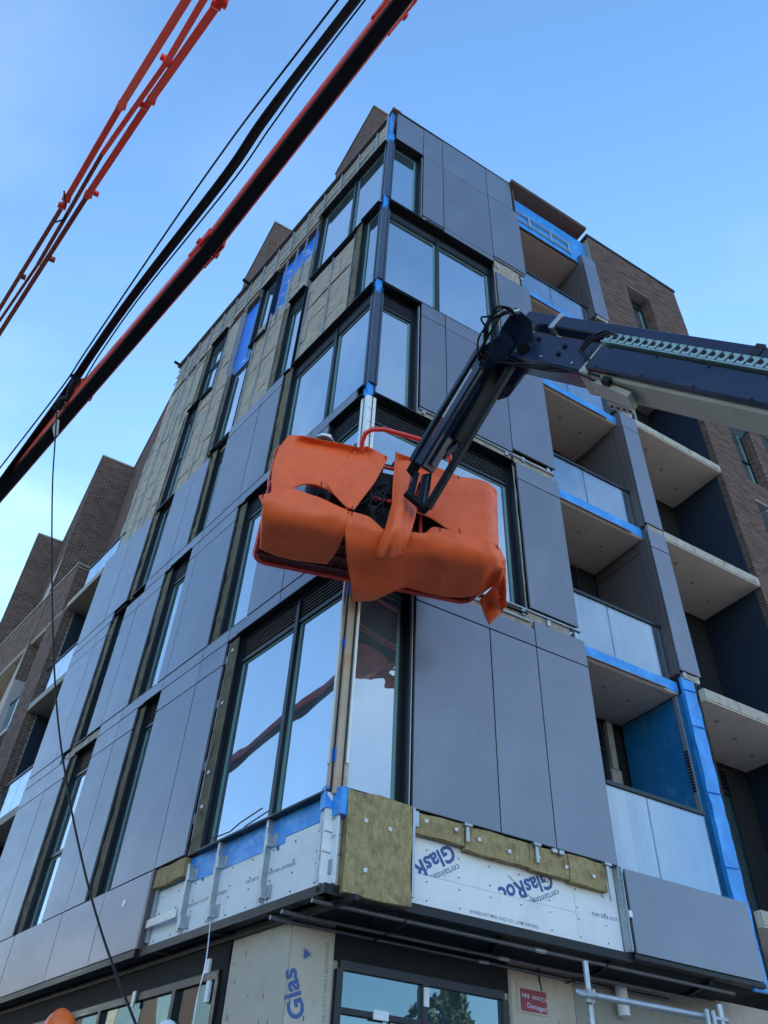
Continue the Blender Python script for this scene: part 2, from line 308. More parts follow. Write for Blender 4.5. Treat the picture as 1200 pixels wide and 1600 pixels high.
def window(F, u0, u1, z0, z1, mul=(), louvre=True, side='hi', rec=-.19, wool=None, split=None, flash=True, lh=.34, glassm='glass', glimpse=True, chan=None):
    fw = .055
    if F is FL and rec == -.19: rec = -.135
    f = MB(); d0, d1 = rec - .05, rec + .03
    f.box(F, u0, u0 + fw, z0, z1, d0, d1); f.box(F, u1 - fw, u1, z0, z1, d0, d1)
    f.box(F, u0 + fw, u1 - fw, z0, z0 + fw, d0, d1); f.box(F, u0 + fw, u1 - fw, z1 - fw, z1, d0, d1)
    edges = [u0 + fw] + [v for m_ in mul for v in (m_ - .035, m_ + .035)] + [u1 - fw]
    for m_ in mul: f.box(F, m_ - .035, m_ + .035, z0 + fw, z1 - fw, d0, d1 + .02)
    zt = z1 - fw
    if louvre:
        zt = z1 - fw - lh
        for a, b in zip(edges[::2], edges[1::2]): f.box(F, a, b, zt - .05, zt, d0, d1)
        zt -= .05
    if split: 
        for a, b in zip(edges[::2], edges[1::2]): f.box(F, a, b, split - .03, split + .03, d0, d1)
    w_ = f.build('window', M['frame'], BLD)
    for a, b in zip(edges[::2], edges[1::2]):
        if louvre:
            k = 6
            for i in range(k):
                zz = z1 - fw - lh + (i + .5) * lh / k
                MB().hexa([F.p(a, zz - .018, rec + .02), F.p(b, zz - .018, rec + .02), F.p(b, zz - .008, rec + .024), F.p(a, zz - .008, rec + .024),
                           F.p(a, zz + .012, rec - .03), F.p(b, zz + .012, rec - .03), F.p(b, zz + .022, rec - .026), F.p(a, zz + .022, rec - .026)]).build('louvre_slat', M['louvre'], w_)
        for p0, p1 in (((z0 + fw, zt),) if not split else ((z0 + fw, split - .03), (split + .03, zt))):
            box(F, a - .01, b + .01, p0 - .01, p1 + .01, rec - .022, rec - .012, 'pane', M[glassm], w_)
            if glimpse:  # added pale strips imitate the inner jamb as seen in the pane
                if side == 'hi': box(F, b - .045, b, p0, p1, rec - .011, rec - .004, 'jamb_glimpse_strip', M['jamb_glimpse'], w_)
                else: box(F, b - .05, b, p0, p1, rec - .011, rec - .004, 'jamb_glimpse_strip', M['jamb_glimpse'], w_)
                box(F, a, b - .046, p1 - .03, p1, rec - .011, rec - .0045, 'jamb_glimpse_strip', M['jamb_glimpse'], w_)
    # reveal linings
    box(F, u0 - .012, u0, z0, z1, rec - .05, -.04, 'reveal_lining', M['frame'], w_)
    box(F, u1, u1 + .012, z0, z1, rec - .05, -.04, 'reveal_lining', M['frame'], w_)
    if flash: box(F, u0 - .01, u1 + .01, z1 + .002, z1 + .02, rec - .03, .022, 'head_flashing', M['soffit_dark'], w_, bevel=.003)
    box(F, u0 - .01, u1 + .01, z0 - .022, z0 - .002, rec - .03, .0, 'sill_flashing', M['frame'], w_)
    if wool:   # exposed insulation strip in the jamb
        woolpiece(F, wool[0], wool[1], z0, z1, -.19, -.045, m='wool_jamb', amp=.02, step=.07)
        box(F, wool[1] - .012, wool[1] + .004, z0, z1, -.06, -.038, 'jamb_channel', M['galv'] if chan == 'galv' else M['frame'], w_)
    return w_

def woolpiece(F, u0, u1, z0, z1, o0, o1, m='wool', amp=.012, step=.11, name='insulation_board', par=None, org=None):
    nu = max(1, int((u1 - u0) / step)); nz = max(1, int((z1 - z0) / step)); sd_ = random.uniform(0, 100)
    if nu * nz > 700: nu = int(nu * .6) or 1; nz = int(nz * .6) or 1
    b = MB()
    def jit(u, z, o): 
        n = noise.noise_vector(Vector((u * 4 + sd_, z * 4, o * 9)))
        return F.p(u + n.x * amp * .8, z + n.y * amp * .8, o + n.z * amp)
    fr = [[jit(u0 + (u1 - u0) * i / nu, z0 + (z1 - z0) * j / nz, o1) for i in range(nu + 1)] for j in range(nz + 1)]
    b.grid(fr); b.sm = False
    bk = lambda i, j: F.p(u0 + (u1 - u0) * i / nu, z0 + (z1 - z0) * j / nz, o0)
    for edge in ([(i, 0) for i in range(nu + 1)], [(i, nz) for i in range(nu + 1)], [(0, j) for j in range(nz + 1)], [(nu, j) for j in range(nz + 1)]):
        g = [[fr[j][i] for i, j in edge], [bk(i, j) for i, j in edge]]; b.grid(g)
    b.sm = False
    lo = b; 
    me = lo.build(name, M[m], par or BLD)
    return me

# ---- right face ----
XS = [.95, 1.50, 2.82, 3.74]
# base band
panel(FR, 3.88, 5.96, 3.98, 4.89, o=.03)
# row 1
for a, b in ((.95, 2.115), (2.115, 2.90), (2.90, 3.83)): panel(FR, a, b, 4.90, 7.59)
panel(FR, .95, 2.90, 7.59, 7.88); panel(FR, 2.90, 3.83, 7.59, 8.02)
# row 2
panel(FR, 2.86, 3.76, 8.22, 10.80); panel(FR, 2.86, 3.76, 10.80, 11.19)
# row 3
panel(FR, .96, 1.49, 11.38, 13.92); panel(FR, 1.49, 2.82, 11.38, 13.92); panel(FR, 2.82, 3.76, 11.48, 14.0)
panel(FR, .96, 1.49, 13.92, 14.32); panel(FR, 1.49, 2.82, 13.92, 14.32)
# row 4
panel(FR, 2.84, 3.75, 14.0, 17.06)
# row 5
panel(FR, .95, 1.495, 17.58, 20.40); panel(FR, 1.495, 2.815, 17.60, 20.42); panel(FR, 1.495, 2.815, 17.42, 17.60); panel(FR, 2.815, 3.73, 17.68, 20.52)
panel(FR, .19, .94, 20.40, 21.88); panel(FR, .94, 1.495, 20.40, 21.90); panel(FR, 1.495, 2.815, 20.42, 21.93); panel(FR, 2.815, 3.60, 20.52, 21.95)
for a, b, z0, z1 in ((.95, 3.78, 4.95, 7.95), (2.86, 3.74, 8.25, 11.1), (.96, 3.74, 11.4, 14.25), (2.86, 3.72, 14.1, 17.0), (.97, 3.6, 17.6, 21.8), (3.9, 5.9, 4.0, 4.85), (.2, .97, 20.45, 21.8)): backing(FR, a, b, z0, z1)
# return edges of the panels beside the balconies
for z0, z1 in ((4.9, 8.0), (8.23, 11.18), (11.49, 17.05), (17.69, 21.9)):
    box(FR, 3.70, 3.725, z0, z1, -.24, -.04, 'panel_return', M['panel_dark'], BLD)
# gaps with wool and brackets under the raised panels
for u0, u1, z0, z1 in ((2.86, 3.55, 17.10, 17.60), (2.86, 3.70, 11.22, 11.44), (.96, 2.8, 11.20, 11.34), (1.0, 3.6, 7.9, 8.18)):
    woolpiece(FR, u0, u1, z0, z1, -.2, -.05)
def bracket(F, u, z, o=-.02, h=.10, wd=.06):
    MB().box(F, u - wd / 2, u + wd / 2, z - h / 2, z + h / 2, o - .012, o).box(F, u - wd / 2, u - wd / 2 + .01, z - h / 2, z + h / 2, o - .09, o - .013).build('fixing_bracket', M['galv'], BLD)
for u, z in ((1.05, 11.33), (1.9, 11.34), (2.7, 11.32), (3.05, 11.36), (3.6, 11.40), (2.92, 17.35), (3.6, 17.45), (2.3, 8.10), (2.75, 8.12), (3.2, 8.10), (3.70, 8.08), (1.0, 17.5)): bracket(FR, u, z)
for u0, u1, z in ((.96, 3.72, 11.37), (.96, 1.48, 17.55), (2.84, 3.7, 17.66), (2.2, 3.8, 8.20), (.2, 2.85, 8.02)):
    box(FR, u0, u1, z - .03, z - .012, -.09, -.01, 'carrier_rail', M['galv'], BLD)
# windows of the right face
window(FR, .14, .90, 4.93, 7.90, side='hi', louvre=False)
window(FR, .14, 2.80, 8.12, 11.14, mul=(1.36,), side='hi')
window(FR, .16, .90, 11.20, 14.22, side='hi')
window(FR, .16, 2.79, 14.34, 17.36, mul=(1.42,), side='hi', lh=.22)
window(FR, .17, .90, 17.48, 20.38, side='hi', louvre=False)
box(FR, .14, .9, 7.30 + .3, 7.63, -.15, -.13, 'transom', M['frame'], BLD)
for z0, z1 in ((4.93, 7.9), (11.2, 14.2), (17.5, 20.4)):
    woolpiece(FR, .912, .945, z0, z1, -.19, -.06)
    box(FR, .925, .94, z0, z1, -.055, -.035, 'jamb_channel', M['galv'], BLD)
for z0, z1 in ((8.15, 11.1), (14.35, 17.3)): woolpiece(FR, 2.818, 2.85, z0, z1, -.19, -.05)

# ---- balconies of the right face ----
def balcony(F, u0, u1, zs, h, front, depth, mt, edge, top=None):
    b = MB().box(F, u0, u1, zs, zs + h, -depth, front); s_ = b.build('balcony_slab', M[mt], BLD)
    box(F, u0, u1, zs + .02, zs + h + (top or .0), front + .002, front + .016, 'slab_edge', M[edge], s_)
    return s_
for z, h in ((7.86, .20), (10.96, .24), (14.02, .22), (17.12, .20)):
    b_ = balcony(FR, 3.74, 5.79, z, h, -.14, 1.40, 'soffit', 'blue')
    box(FR, 3.74, 5.5, z + .005, z + .02, -.121, -.10, 'edge_drip_strip', M['wood'], b_)
    for a, b in ((3.76, 4.78), (4.79, 5.74)):
        for c, d in ((-1.36, -.80), (-.79, -.17)): box(FR, a, b, z - .008, z - .001, c, d, 'soffit_board', M['soffit'], b_)
    for k in range(3): MB().tube([FR.p(4.1 + k * .6, z - .008, -.5 - .1 * k), FR.p(4.1 + k * .6, z - .014, -.5 - .1 * k)], .035, 10).build('soffit_patch', M['concrete'], b_)
b5 = balcony(FR, 3.64, 5.79, 20.28, .12, -.16, 1.40, 'soffit', 'blue')
box(FR, 3.60, 6.22, 20.28, 21.62, -.20, -.16, 'parapet_membrane', M['blue'], BLD)
for z in (20.55, 20.62, 20.9, 21.0): box(FR, 3.66, 5.6, z, z + .03, -.155, -.135, 'carrier_rail', M['galv'], BLD)
for u in (4.2, 4.9, 5.5): box(FR, u, u + .05, 20.5, 21.05, -.132, -.12, 'carrier_rail', M['galv'], BLD)
box(FR, 3.58, 6.12, 21.94, 21.99, -1.2, .10, 'roof_canopy_board', M['wood'], BLD)
box(FR, 3.58, 6.12, 21.99, 22.02, -1.2, .115, 'roof_edge_flashing', M['panel_dark'], BLD)
box(FR, .1, 3.58, 21.95, 21.98, -.4, .012, 'roof_edge_flashing', M['panel_dark'], BLD)
box(FR, .03, .26, 21.93, 21.99, -.4, .03, 'corner_roof_board', M['wood'], BLD)
def guard(F, u0, u1, zb, zt, o, mids, ue, rail_end):
    r = MB().box(F, u0, rail_end, zt, zt + .05, o - .03, o + .03).build('guard_rail', M['frame'], BLD)
    ed = [u0] + [v for m_ in mids for v in (m_ - .008, m_ + .008)] + [ue]
    for a, b in zip(ed[::2], ed[1::2]): box(F, a, b, zb, zt - .003, o - .008, o + .008, 'glass_pane', M['glass_balcony'], r)
    box(F, u0, ue, zb - .05, zb - .004, o - .03, o + .02, 'base_channel', M['frame'], r)
guard(FR, 3.74, 5.56, 8.10, 9.08, -.20, (4.62,), 5.74, 5.77)
guard(FR, 3.74, 5.56, 11.22, 12.13, -.20, (4.62,), 5.74, 5.77)
guard(FR, 3.74, 5.56, 14.28, 15.2, -.20, (4.62,), 5.74, 5.77)
guard(FR, 3.74, 5.56, 17.36, 18.25, -.20, (4.62,), 5.74, 5.77)
guard(FR, 3.86, 5.62, 4.86, 5.93, -.05, (4.56,), 5.60, 5.62)
# column cladding
for z0, z1, tz in ((8.23, 11.15, 10.72), (11.28, 14.34, 13.90), (14.5, 17.5, 17.0), (17.86, 20.55, 20.1)):
    panel(FR, 5.80, 6.25, z0, tz); panel(FR, 5.80, 6.25, tz, z1)
    FS = Face((5.788, 0, 0), (0, -1, 0), (-1, 0, 0))
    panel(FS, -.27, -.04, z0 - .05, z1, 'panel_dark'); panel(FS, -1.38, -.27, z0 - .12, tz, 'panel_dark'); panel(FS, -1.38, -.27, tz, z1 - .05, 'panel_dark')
    woolpiece(FR, 5.86, 6.2, z0 - .12, z0 - .01, -.09, -.02)
    bracket(FR, 5.9, z0 - .05); bracket(FR, 6.18, z0 - .05)
# lowest bay: blue membrane wrapped column and side wall
woolpiece(FR, 5.80, 6.07, 3.9, 8.12, -.08, -.03, m='blue', amp=.016, step=.05, name='membrane_wrap')
for z in (4.35, 5.3, 6.3, 7.3, 7.9): MB().hexa([FR.p(5.80, z, -.04), FR.p(6.07, z + .03, -.04), FR.p(6.07, z + .036, -.04), FR.p(5.80, z + .006, -.04), FR.p(5.80, z, -.012), FR.p(6.07, z + .03, -.012), FR.p(6.07, z + .036, -.012), FR.p(5.80, z + .006, -.012)]).build('membrane_lap', M['blue_deep'], BLD)
FS = Face((5.785, 0, 0), (0, -1, 0), (-1, 0, 0))
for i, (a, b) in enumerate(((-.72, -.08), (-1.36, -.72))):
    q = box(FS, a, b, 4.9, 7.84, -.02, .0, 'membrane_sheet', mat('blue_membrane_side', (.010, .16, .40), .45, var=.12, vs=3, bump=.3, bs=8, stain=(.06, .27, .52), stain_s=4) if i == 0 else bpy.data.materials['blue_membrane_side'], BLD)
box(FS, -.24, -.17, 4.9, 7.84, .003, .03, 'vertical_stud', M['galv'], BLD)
for k in range(14): box(FS, -.235, -.175, 6.35 + k * .045, 6.375 + k * .045, .031, .04, 'stud_slot', M['steel_dark'], BLD)
# door recess at the back of each balcony
FD = Face((0, 1.40, 0), (1, 0, 0), (0, -1, 0))
for z in (4.95, 8.1, 11.2, 14.25, 17.35):
    window(FD, 3.9 if z < 5 else 3.8, 5.30, z, z + 2.75, mul=(4.6,), flash=False, rec=.06, glassm='glass_dark', glimpse=False)
    window(FD, 6.5, 8.1, z, z + 2.75, mul=(7.3,), flash=False, rec=.06, glassm='glass_dark', glimpse=False)
box(FD, 5.35, 5.55, 4.95, 7.0, .0, .09, 'timber_strip', M['wool'], BLD)
box(FD, 5.40, 5.52, 7.02, 7.8, .0, .08, 'timber_strip', M['concrete_pale'], BLD)
# second bay
for z in (4.66, 7.86, 11.08, 14.17): 
    b_ = balcony(FR, 6.24, 8.75, z, .20, -.02, 1.40, 'soffit', 'concrete')
    for k in range(3): MB().tube([FR.p(6.9 + k * .7, z - .0, -.4 - .25 * k), FR.p(6.9 + k * .7, z - .01, -.4 - .25 * k)], .04, 10).build('soffit_patch', M['concrete'], b_)
box(FR, 6.30, 6.34, 14.4, 15.3, -.05, -.01, 'steel_post', M['concrete_pale'], BLD)

# ---- ground floor recess, soffit ----
box(FR, .0, 6.0, 3.93, 3.965, -.86, -.12, 'soffit_tray', M['core'], BLD)
box(FL, .0, 10.6, 3.93, 3.965, -.27, -.12, 'soffit_tray', M['core'], BLD)
box(FR, .02, 3.86, 3.90, 3.99, -.14, -.03, 'base_angle', M['steel_dark'], BLD)
box(FR, 3.86, 5.96, 3.93, 3.978, -.14, .02, 'base_angle', M['steel_dark'], BLD)
box(FL, .02, 3.70, 3.90, 3.99, -.14, -.03, 'base_angle', M['steel_dark'], BLD)
box(FL, 3.70, 10.7, 3.90, 3.978, -.14, .015, 'base_angle', M['steel_dark'], BLD)
box(FL, -.2, 10.6, 3.84, 3.89, -.27, -.22, 'base_angle', M['steel_dark'], BLD)
for u in (.9, 2.4, 3.9, 5.4): MB().beam(FR.p(u - .25, 3.91, -.1), FR.p(u + .1, 3.91, -.84), .05, .04).build('steel_cross_member', M['steel_dark'], BLD)
for u in (1.0, 2.1, 3.3, 4.6, 6.0, 7.5): MB().beam(FL.p(u, 3.90, -.06), FL.p(u - .15, 3.90, -.26), .05, .03).build('steel_cross_member', M['steel_dark'], BLD)
# ---- left face ----
L1 = [2.95, 3.70, 4.95, 5.76, 6.42, 7.32, 8.48, 9.35, 10.70]
for a, b in ((3.72, 5.05), (5.05, 6.46), (6.46, 8.3), (8.3, 10.7)): panel(FL, a, b, 3.985, 4.895, o=.01)
box(FL, 3.66, 3.715, 3.985, 4.895, -.12, .012, 'panel_end_return', M['panel_dark'], BLD)
for a, b in ((2.95, 3.70), (3.70, 4.95), (5.76, 6.42), (6.42, 7.32), (8.48, 9.35), (9.35, 10.70)): panel(FL, a, b, 4.90, 7.575)
for a, b in ((2.95, 3.70), (3.70, 4.95), (5.76, 6.42), (6.42, 7.32), (8.48, 9.35), (9.35, 10.70)): panel(FL, a, b, 7.575, 7.965)
for a, b in ((.28, 1.62), (1.62, 2.95), (2.95, 3.70), (3.70, 4.95), (4.95, 6.42), (6.42, 7.30), (8.95, 9.35), (9.35, 10.7)): panel(FL, a, b, 7.965, 8.195)
window(FL, .10, 2.66, 4.90, 7.945, mul=(1.25,), side='lo', wool=(2.68, 2.92), chan='galv')
window(FL, 4.97, 5.52, 4.90, 7.945, side='lo', wool=(5.54, 5.74))
window(FL, 7.34, 8.22, 4.90, 7.945, side='lo', wool=(8.24, 8.46), split=6.1)
# row 2
for a, b in ((.95, 1.62), (1.62, 2.52), (3.62, 4.93), (4.93, 5.22), (6.28, 7.30), (7.30, 7.92), (8.68, 9.30), (9.30, 10.68)):
    panel(FL, a, b, 8.205, 10.80)
    if a != 1.62 and a != .95: panel(FL, a, b, 10.80, 11.13)
for a, b in ((.26, 1.46), (1.46, 2.52), (2.52, 3.62), (3.62, 4.9), (4.9, 6.25), (6.25, 7.17), (8.65, 9.17), (9.17, 10.66)): panel(FL, a, b, 11.14, 11.39)
panel(FL, .95, 2.52, 10.80, 11.13)
window(FL, .12, .93, 8.21, 11.12, side='lo')
window(FL, 2.54, 3.36, 8.21, 11.12, side='lo', wool=(3.38, 3.60))
window(FL, 5.24, 6.02, 8.21, 11.12, side='lo', wool=(6.04, 6.26))
window(FL, 7.94, 8.42, 8.21, 11.2, side='lo', wool=(8.44, 8.66))
woolpiece(FL, 7.36, 8.60, 7.985, 8.18, -.18, -.03, m='wool'); bracket(FL, 7.9, 8.08); bracket(FL, 8.7, 8.08); woolpiece(FL, 8.62, 8.93, 7.985, 8.18, -.18, -.05)
# row 3
for a, b in ((2.88, 3.65), (3.65, 4.87), (5.56, 6.20), (6.20, 7.10), (8.10, 9.17), (9.17, 10.62)):
    panel(FL, a, b, 11.40, 13.92 if b < 5 else 13.90)
for a, b in ((2.88, 3.65), (3.65, 4.87)): panel(FL, a, b, 13.93, 14.25)
window(FL, .14, 2.60, 11.40, 14.24, mul=(1.25,), side='lo', wool=(2.62, 2.86), lh=.22)
window(FL, 4.89, 5.34, 11.40, 14.0, side='lo', wool=(5.36, 5.54))
window(FL, 7.12, 7.84, 11.40, 13.85, side='lo', wool=(7.86, 8.08), louvre=False)
# rows 4 and 5: insulation boards, rails, blue membrane
def woolfield(u0, u1, z0, z1, bw=1.0, bh=.61, top=None):
    z = z0
    r = 0
    while z < z1 - .03:
        zz = min(z + bh, z1); u = u0 - (bw * .5 if r % 2 else 0)
        while u < u1 - .02:
            a, b = max(u, u0), min(u + bw, u1)
            if b - a > .04: 
                dz = random.uniform(-.012, .006)
                woolpiece(FL, a + .004, b - .004, z + .006, zz - .006 + dz, -.20, -.085 + random.uniform(-.014, .01), step=.16)
            u += bw
        z = zz; r += 1
woolfield(.93, 2.62, 14.40, 17.28)
woolfield(3.56, 4.88, 14.28, 17.9)
woolfield(3.56, 3.78, 17.9, 18.9); woolfield(2.74, 3.76, 17.36, 18.95)
woolfield(5.92, 7.42, 13.93, 17.45)
woolfield(8.22, 10.45, 13.92, 17.5)
woolfield(6.10, 6.85, 17.45, 20.1)
woolfield(7.98, 10.25, 17.5, 20.1)
woolfield(4.9, 5.5, 13.93, 14.15)
woolfield(.24, 10.2, 20.36, 21.6, bw=1.25)
box(FL, .2, 10.32, 21.62, 21.68, -.36, .0, 'roof_edge_flashing', M['panel_dark'], BLD)
box(FL, .3, 2.7, 20.33, 20.36, -.2, .012, 'trim_rail', M['wool'], BLD)
MB().box(FL, 2.72, 3.78, 18.95, 20.12, -.20, -.17).box(FL, 3.78, 4.395, 17.42, 20.12, -.20, -.17).build('membrane_sheet', M['blue_deep'], BLD)
box(FL, 5.13, 6.08, 17.04, 20.02, -.20, -.17, 'membrane_sheet', M['blue_deep'], BLD)
for (a, b, z0, z1) in ((3.8, 4.38, 17.5, 19.9), (5.0, 6.05, 17.1, 19.9), (2.8, 3.7, 19.0, 20)):
    for k in range(5):
        u = random.uniform(a + .1, b - .2); z = z0 + (z1 - z0) * (k + .5) / 5
        me = MB(); 
        for q in range(3): me.box(FL, u - .05 + q * .08, u - .01 + q * .08, z - .05 + q * .045, z + .05 + q * .02, -.169, -.1675)
        me.build('membrane_print', M['white_print'], BLD)
box(FL, 2.7, 4.45, 20.12, 20.3, -.20, -.06, 'timber_plate', M['wood'], BLD); box(FL, 5.4, 6.10, 20.06, 20.26, -.20, -.06, 'timber_plate', M['wood'], BLD)
box(FL, 2.7, 4.45, 20.30, 20.34, -.20, -.03, 'trim_rail', M['wool'], BLD); box(FL, 5.4, 6.7, 20.30, 20.36, -.20, -.03, 'trim_rail', M['wool'], BLD)
window(FL, .14, 2.58, 17.40, 20.30, mul=(1.30,), side='lo', louvre=False)
window(FL, .16, .72, 14.36, 17.40, side='lo', wool=(.74, .92), louvre=False)
window(FL, 2.74, 3.34, 14.30, 17.30, side='lo', wool=(3.36, 3.54))
window(FL, 4.92, 5.72, 14.2, 16.98, side='lo', wool=(5.74, 5.9), louvre=False, flash=False)
window(FL, 7.44, 8.0, 13.95, 17.46, side='lo', wool=(8.02, 8.2), split=15.6)
window(FL, 4.42, 5.1, 17.42, 19.96, side='lo', louvre=False)
window(FL, 6.87, 7.7, 17.5, 20.1, side='lo', wool=(7.72, 7.94), split=18.9)
for (u, z0, z1) in ((.98, 14.4, 17.25), (1.75, 14.4, 17.3), (2.6, 14.4, 17.3), (3.6, 14.3, 20.1), (4.3, 14.3, 18), (4.86, 14.1, 17.4), (6.0, 14, 17.5), (6.7, 14, 17.5), (7.40, 14, 17.5), (8.9, 14, 17.5), (9.6, 14, 20), (8.25, 14, 17.5), (10.2, 14, 18),
                    (5.15, 17.1, 20), (5.95, 17.1, 20.2), (4.05, 17.5, 20.1), (3.2, 18.2, 20.3), (6.15, 17.4, 20), (6.8, 17.4, 20), (8.0, 17.5, 20.1), (8.6, 17.5, 20.5), (9.2, 17.5, 21), (2.75, 17.4, 20.3)):
    MB().box(FL, u - .012, u + .012, z0, z1, -.085, -.075).box(FL, u - .004, u + .004, z0, z1, -.076, -.045).build('vertical_rail', M['galv'], BLD)
for k in range(14):
    u = .55 + k * .70
    MB().box(FL, u - .014, u + .014, 20.36, 21.55, -.075, -.035).build('vertical_rail', M['galv'], BLD)
for z in (20.62, 20.95, 21.25):
    for k in range(0, 13, 2): box(FL, .57 + k * .7, min(10.2, .53 + (k + 2) * .7 - .02), z, z + .018, -.06, -.04, 'horizontal_rail', M['galv'], BLD)
for u0 in (6.15, 10.05):
    p = FL.p(u0, 21.45, -.05); MB().tube([p, p + NB * .26], .045).build('scupper_pipe', M['black_metal'], BLD)

# ---- corner posts between the two faces ----
def cpost(z0, z1, m, name, ins=-.05, wd=.20, label=None):
    a = FL.p(wd, 0, ins); b = FL.p(.055, 0, ins); c = FR.p(.055, 0, ins); d = FR.p(wd, 0, ins)
    i = isect(ins - .12, ins - .12)
    return MB().prism([(a.x, a.y), (b.x, b.y), (c.x, c.y), (d.x, d.y), (d.x, d.y + .1), i, (a.x + .1, a.y)], z0, z1).build(name, M[m], BLD, bevel=.004, label=label)
cpost(11.45, 14.0, 'post', 'corner_post'); cpost(14.45, 17.1, 'post', 'corner_post'); cpost(17.62, 20.3, 'post', 'corner_post')
cpost(8.1, 11.12, 'white_board', 'corner_post_board'); 
for k in range(9): text(FR, 'GlasRoc' if k % 2 else 'TYPE X', .07, 8.4 + k * .3, -.048, .035, 15, M['print_grey'], BLD)
cpost(4.86, 8.1, 'beige', 'corner_post_board', ins=-.06, wd=.20)
for F, sgn in ((FL, 1), (FR, 1)): 
    box(F, .155, .185, 5.2, 7.9, -.058, -.035, 'post_trim', M['white_board'], BLD)
box(FL, .08, .115, 4.95, 7.8, -.0595, -.055, 'rust_streak', M['rust'], BLD)
for z, s_ in ((5.2, .08), (6.6, .06), (7.35, .09)): box(FL, .06, .13, z, z + s_ * 2, -.0545, -.050, 'membrane_patch', M['blue_deep'], BLD)
for z, h in ((11.13, .30), (14.02, .40), (17.12, .48), (20.32, .46)):
    a = FL.p(.19, 0, -.075); b = FL.p(.05, 0, -.075); c = FR.p(.05, 0, -.075); d = FR.p(.19, 0, -.075); i = isect(-.25, -.25)
    q = MB().prism([(a.x, a.y), (b.x, b.y), (c.x, c.y), (d.x, d.y), (d.x, d.y + .12), i, (a.x + .12, a.y)], z, z + h)
    for v in q.v:
        n_ = noise.noise_vector(v * 9); v += n_ * .03
    q.build('membrane_wrap', M['blue'], BLD)
cpost(20.8, 21.93, 'blue', 'membrane_wrap', ins=-.09, wd=.15)
box(FL, .16, .20, 20.5, 21.9, -.12, -.04, 'corner_strip', M['galv'], BLD)
woolpiece(FL, -.04, .24, 4.64, 4.92, -.2, -.09, m='blue', amp=.035, step=.045, name='membrane_wrap'); woolpiece(FR, -.02, .22, 4.70, 4.93, -.2, -.09, m='blue', amp=.03, step=.045, name='membrane_wrap')

# ---- exposed base zone: white sheathing boards, membrane, rails, loose wool ----
zb = 4.0
for a, b in ((.0, .95), (.95, 2.45), (2.45, 3.86)):
    pass
wb = [box(FL, .0, 1.95, zb, 4.64, -.13, -.105, 'sheathing_board', M['white_board'], BLD), box(FL, 1.955, 3.68, zb, 4.64, -.13, -.105, 'sheathing_board', M['white_board'], BLD)]
wr0 = box(FR, .0, 3.17, 4.305, 4.90, -.135, -.104, 'sheathing_board', M['white_board'], BLD)
wr1 = box(FR, .0, 3.17, zb, 4.30, -.13, -.100, 'sheathing_board', M['white_board'], BLD)
wr2 = box(FR, 3.175, 3.82, zb, 4.90, -.13, -.101, 'sheathing_board', M['white_board'], BLD)
box(FL, .0, 3.68, 4.645, 4.88, -.16, -.10, 'membrane_band', M['blue'], BLD)
q = MB().box(FL, .9, 2.9, 4.58, 4.66, -.104, -.098)
q.build('membrane_flap', M['blue'], BLD)
box(FR, .95, 2.2, 4.66, 4.80, -.10, -.094, 'membrane_band', M['blue_deep'], BLD)
text(FR, 'GlasRoc', 1.50, 4.685, -.1025, .235, 213, M['print'], wr0, bold=.03)
text(FR, 'GlasRoc', 2.84, 4.665, -.1025, .235, 203, M['print'], wr0, bold=.03)
text(FR, 'certainteed', 1.60, 4.50, -.1025, .10, 208, M['print'], wr0)
text(FR, 'certainteed', 2.94, 4.50, -.1025, .10, 204, M['print'], wr0)
text(FR, 'gypsum sheathing board', 2.6, 4.32, -.1025, .04, 150, M['print'], wr0)
text(FR, "THIS SIDE OUT / CE CÔTÉ VERS L'EXTÉRIEUR", 2.62, 4.075, -.0985, .044, 180, M['print_grey'], wr1)
text(FR, 'THIS SIDE OUT / CE CÔTÉ', 3.40, 4.315, -.0995, .052, 0, M['print'], wr2, xs=1.1)
text(FL, "THIS SIDE OUT / CE CÔTÉ VERS L'EXTÉRIEUR", 1.58, 4.31, -.1035, .045, 0, M['print_grey'], wb[0])
text(FL, "THIS SIDE OUT / CE CÔTÉ VERS L'EXTÉRIEUR", 2.86, 4.30, -.1035, .045, 0, M['print_grey'], wb[1])
text(FL, 'THIS SIDE', .24, 4.42, -.1035, .05, 0, M['print_grey'], wb[0])
def leaf(F, u, z, o, r, par):
    pts = []
    for k in range(22):
        a = 2 * math.pi * k / 22 + .3; rr = r * (1 if k % 2 == 0 else .5) * (.8 + .2 * math.cos(3 * a)); pts.append(F.p(u + rr * math.cos(a), z + rr * math.sin(a), o))
    MB().plate(pts, F.N * .001).build('printed_leaf', M['print'], par)
leaf(FL, 1.02, 4.56, -.1035, .05, wb[0]); leaf(FL, 1.27, 4.60, -.1035, .04, wb[0]); leaf(FL, 2.2, 4.57, -.1035, .05, wb[1]); leaf(FL, 2.55, 4.57, -.1035, .04, wb[1])
box(FR, .0, .25, 4.28, 4.29, -.1, -.097, 'board_joint', M['print_grey'], BLD); box(FR, .0, .25, 4.48, 4.488, -.1, -.097, 'board_joint', M['print_grey'], BLD)
for (F, us) in ((FL, [.3 + .4 * k for k in range(9)]), (FR, [1.2 + .4 * k for k in range(7)])):
    for u in us:
        for z in (4.06, 4.24, 4.36, 4.55): MB().box(F, u - .007, u + .007, z - .007, z + .007, -.1045 if F is FL else -.099, -.098 if F is FL else -.0965).build('screw_head', M['steel_dark'], BLD)
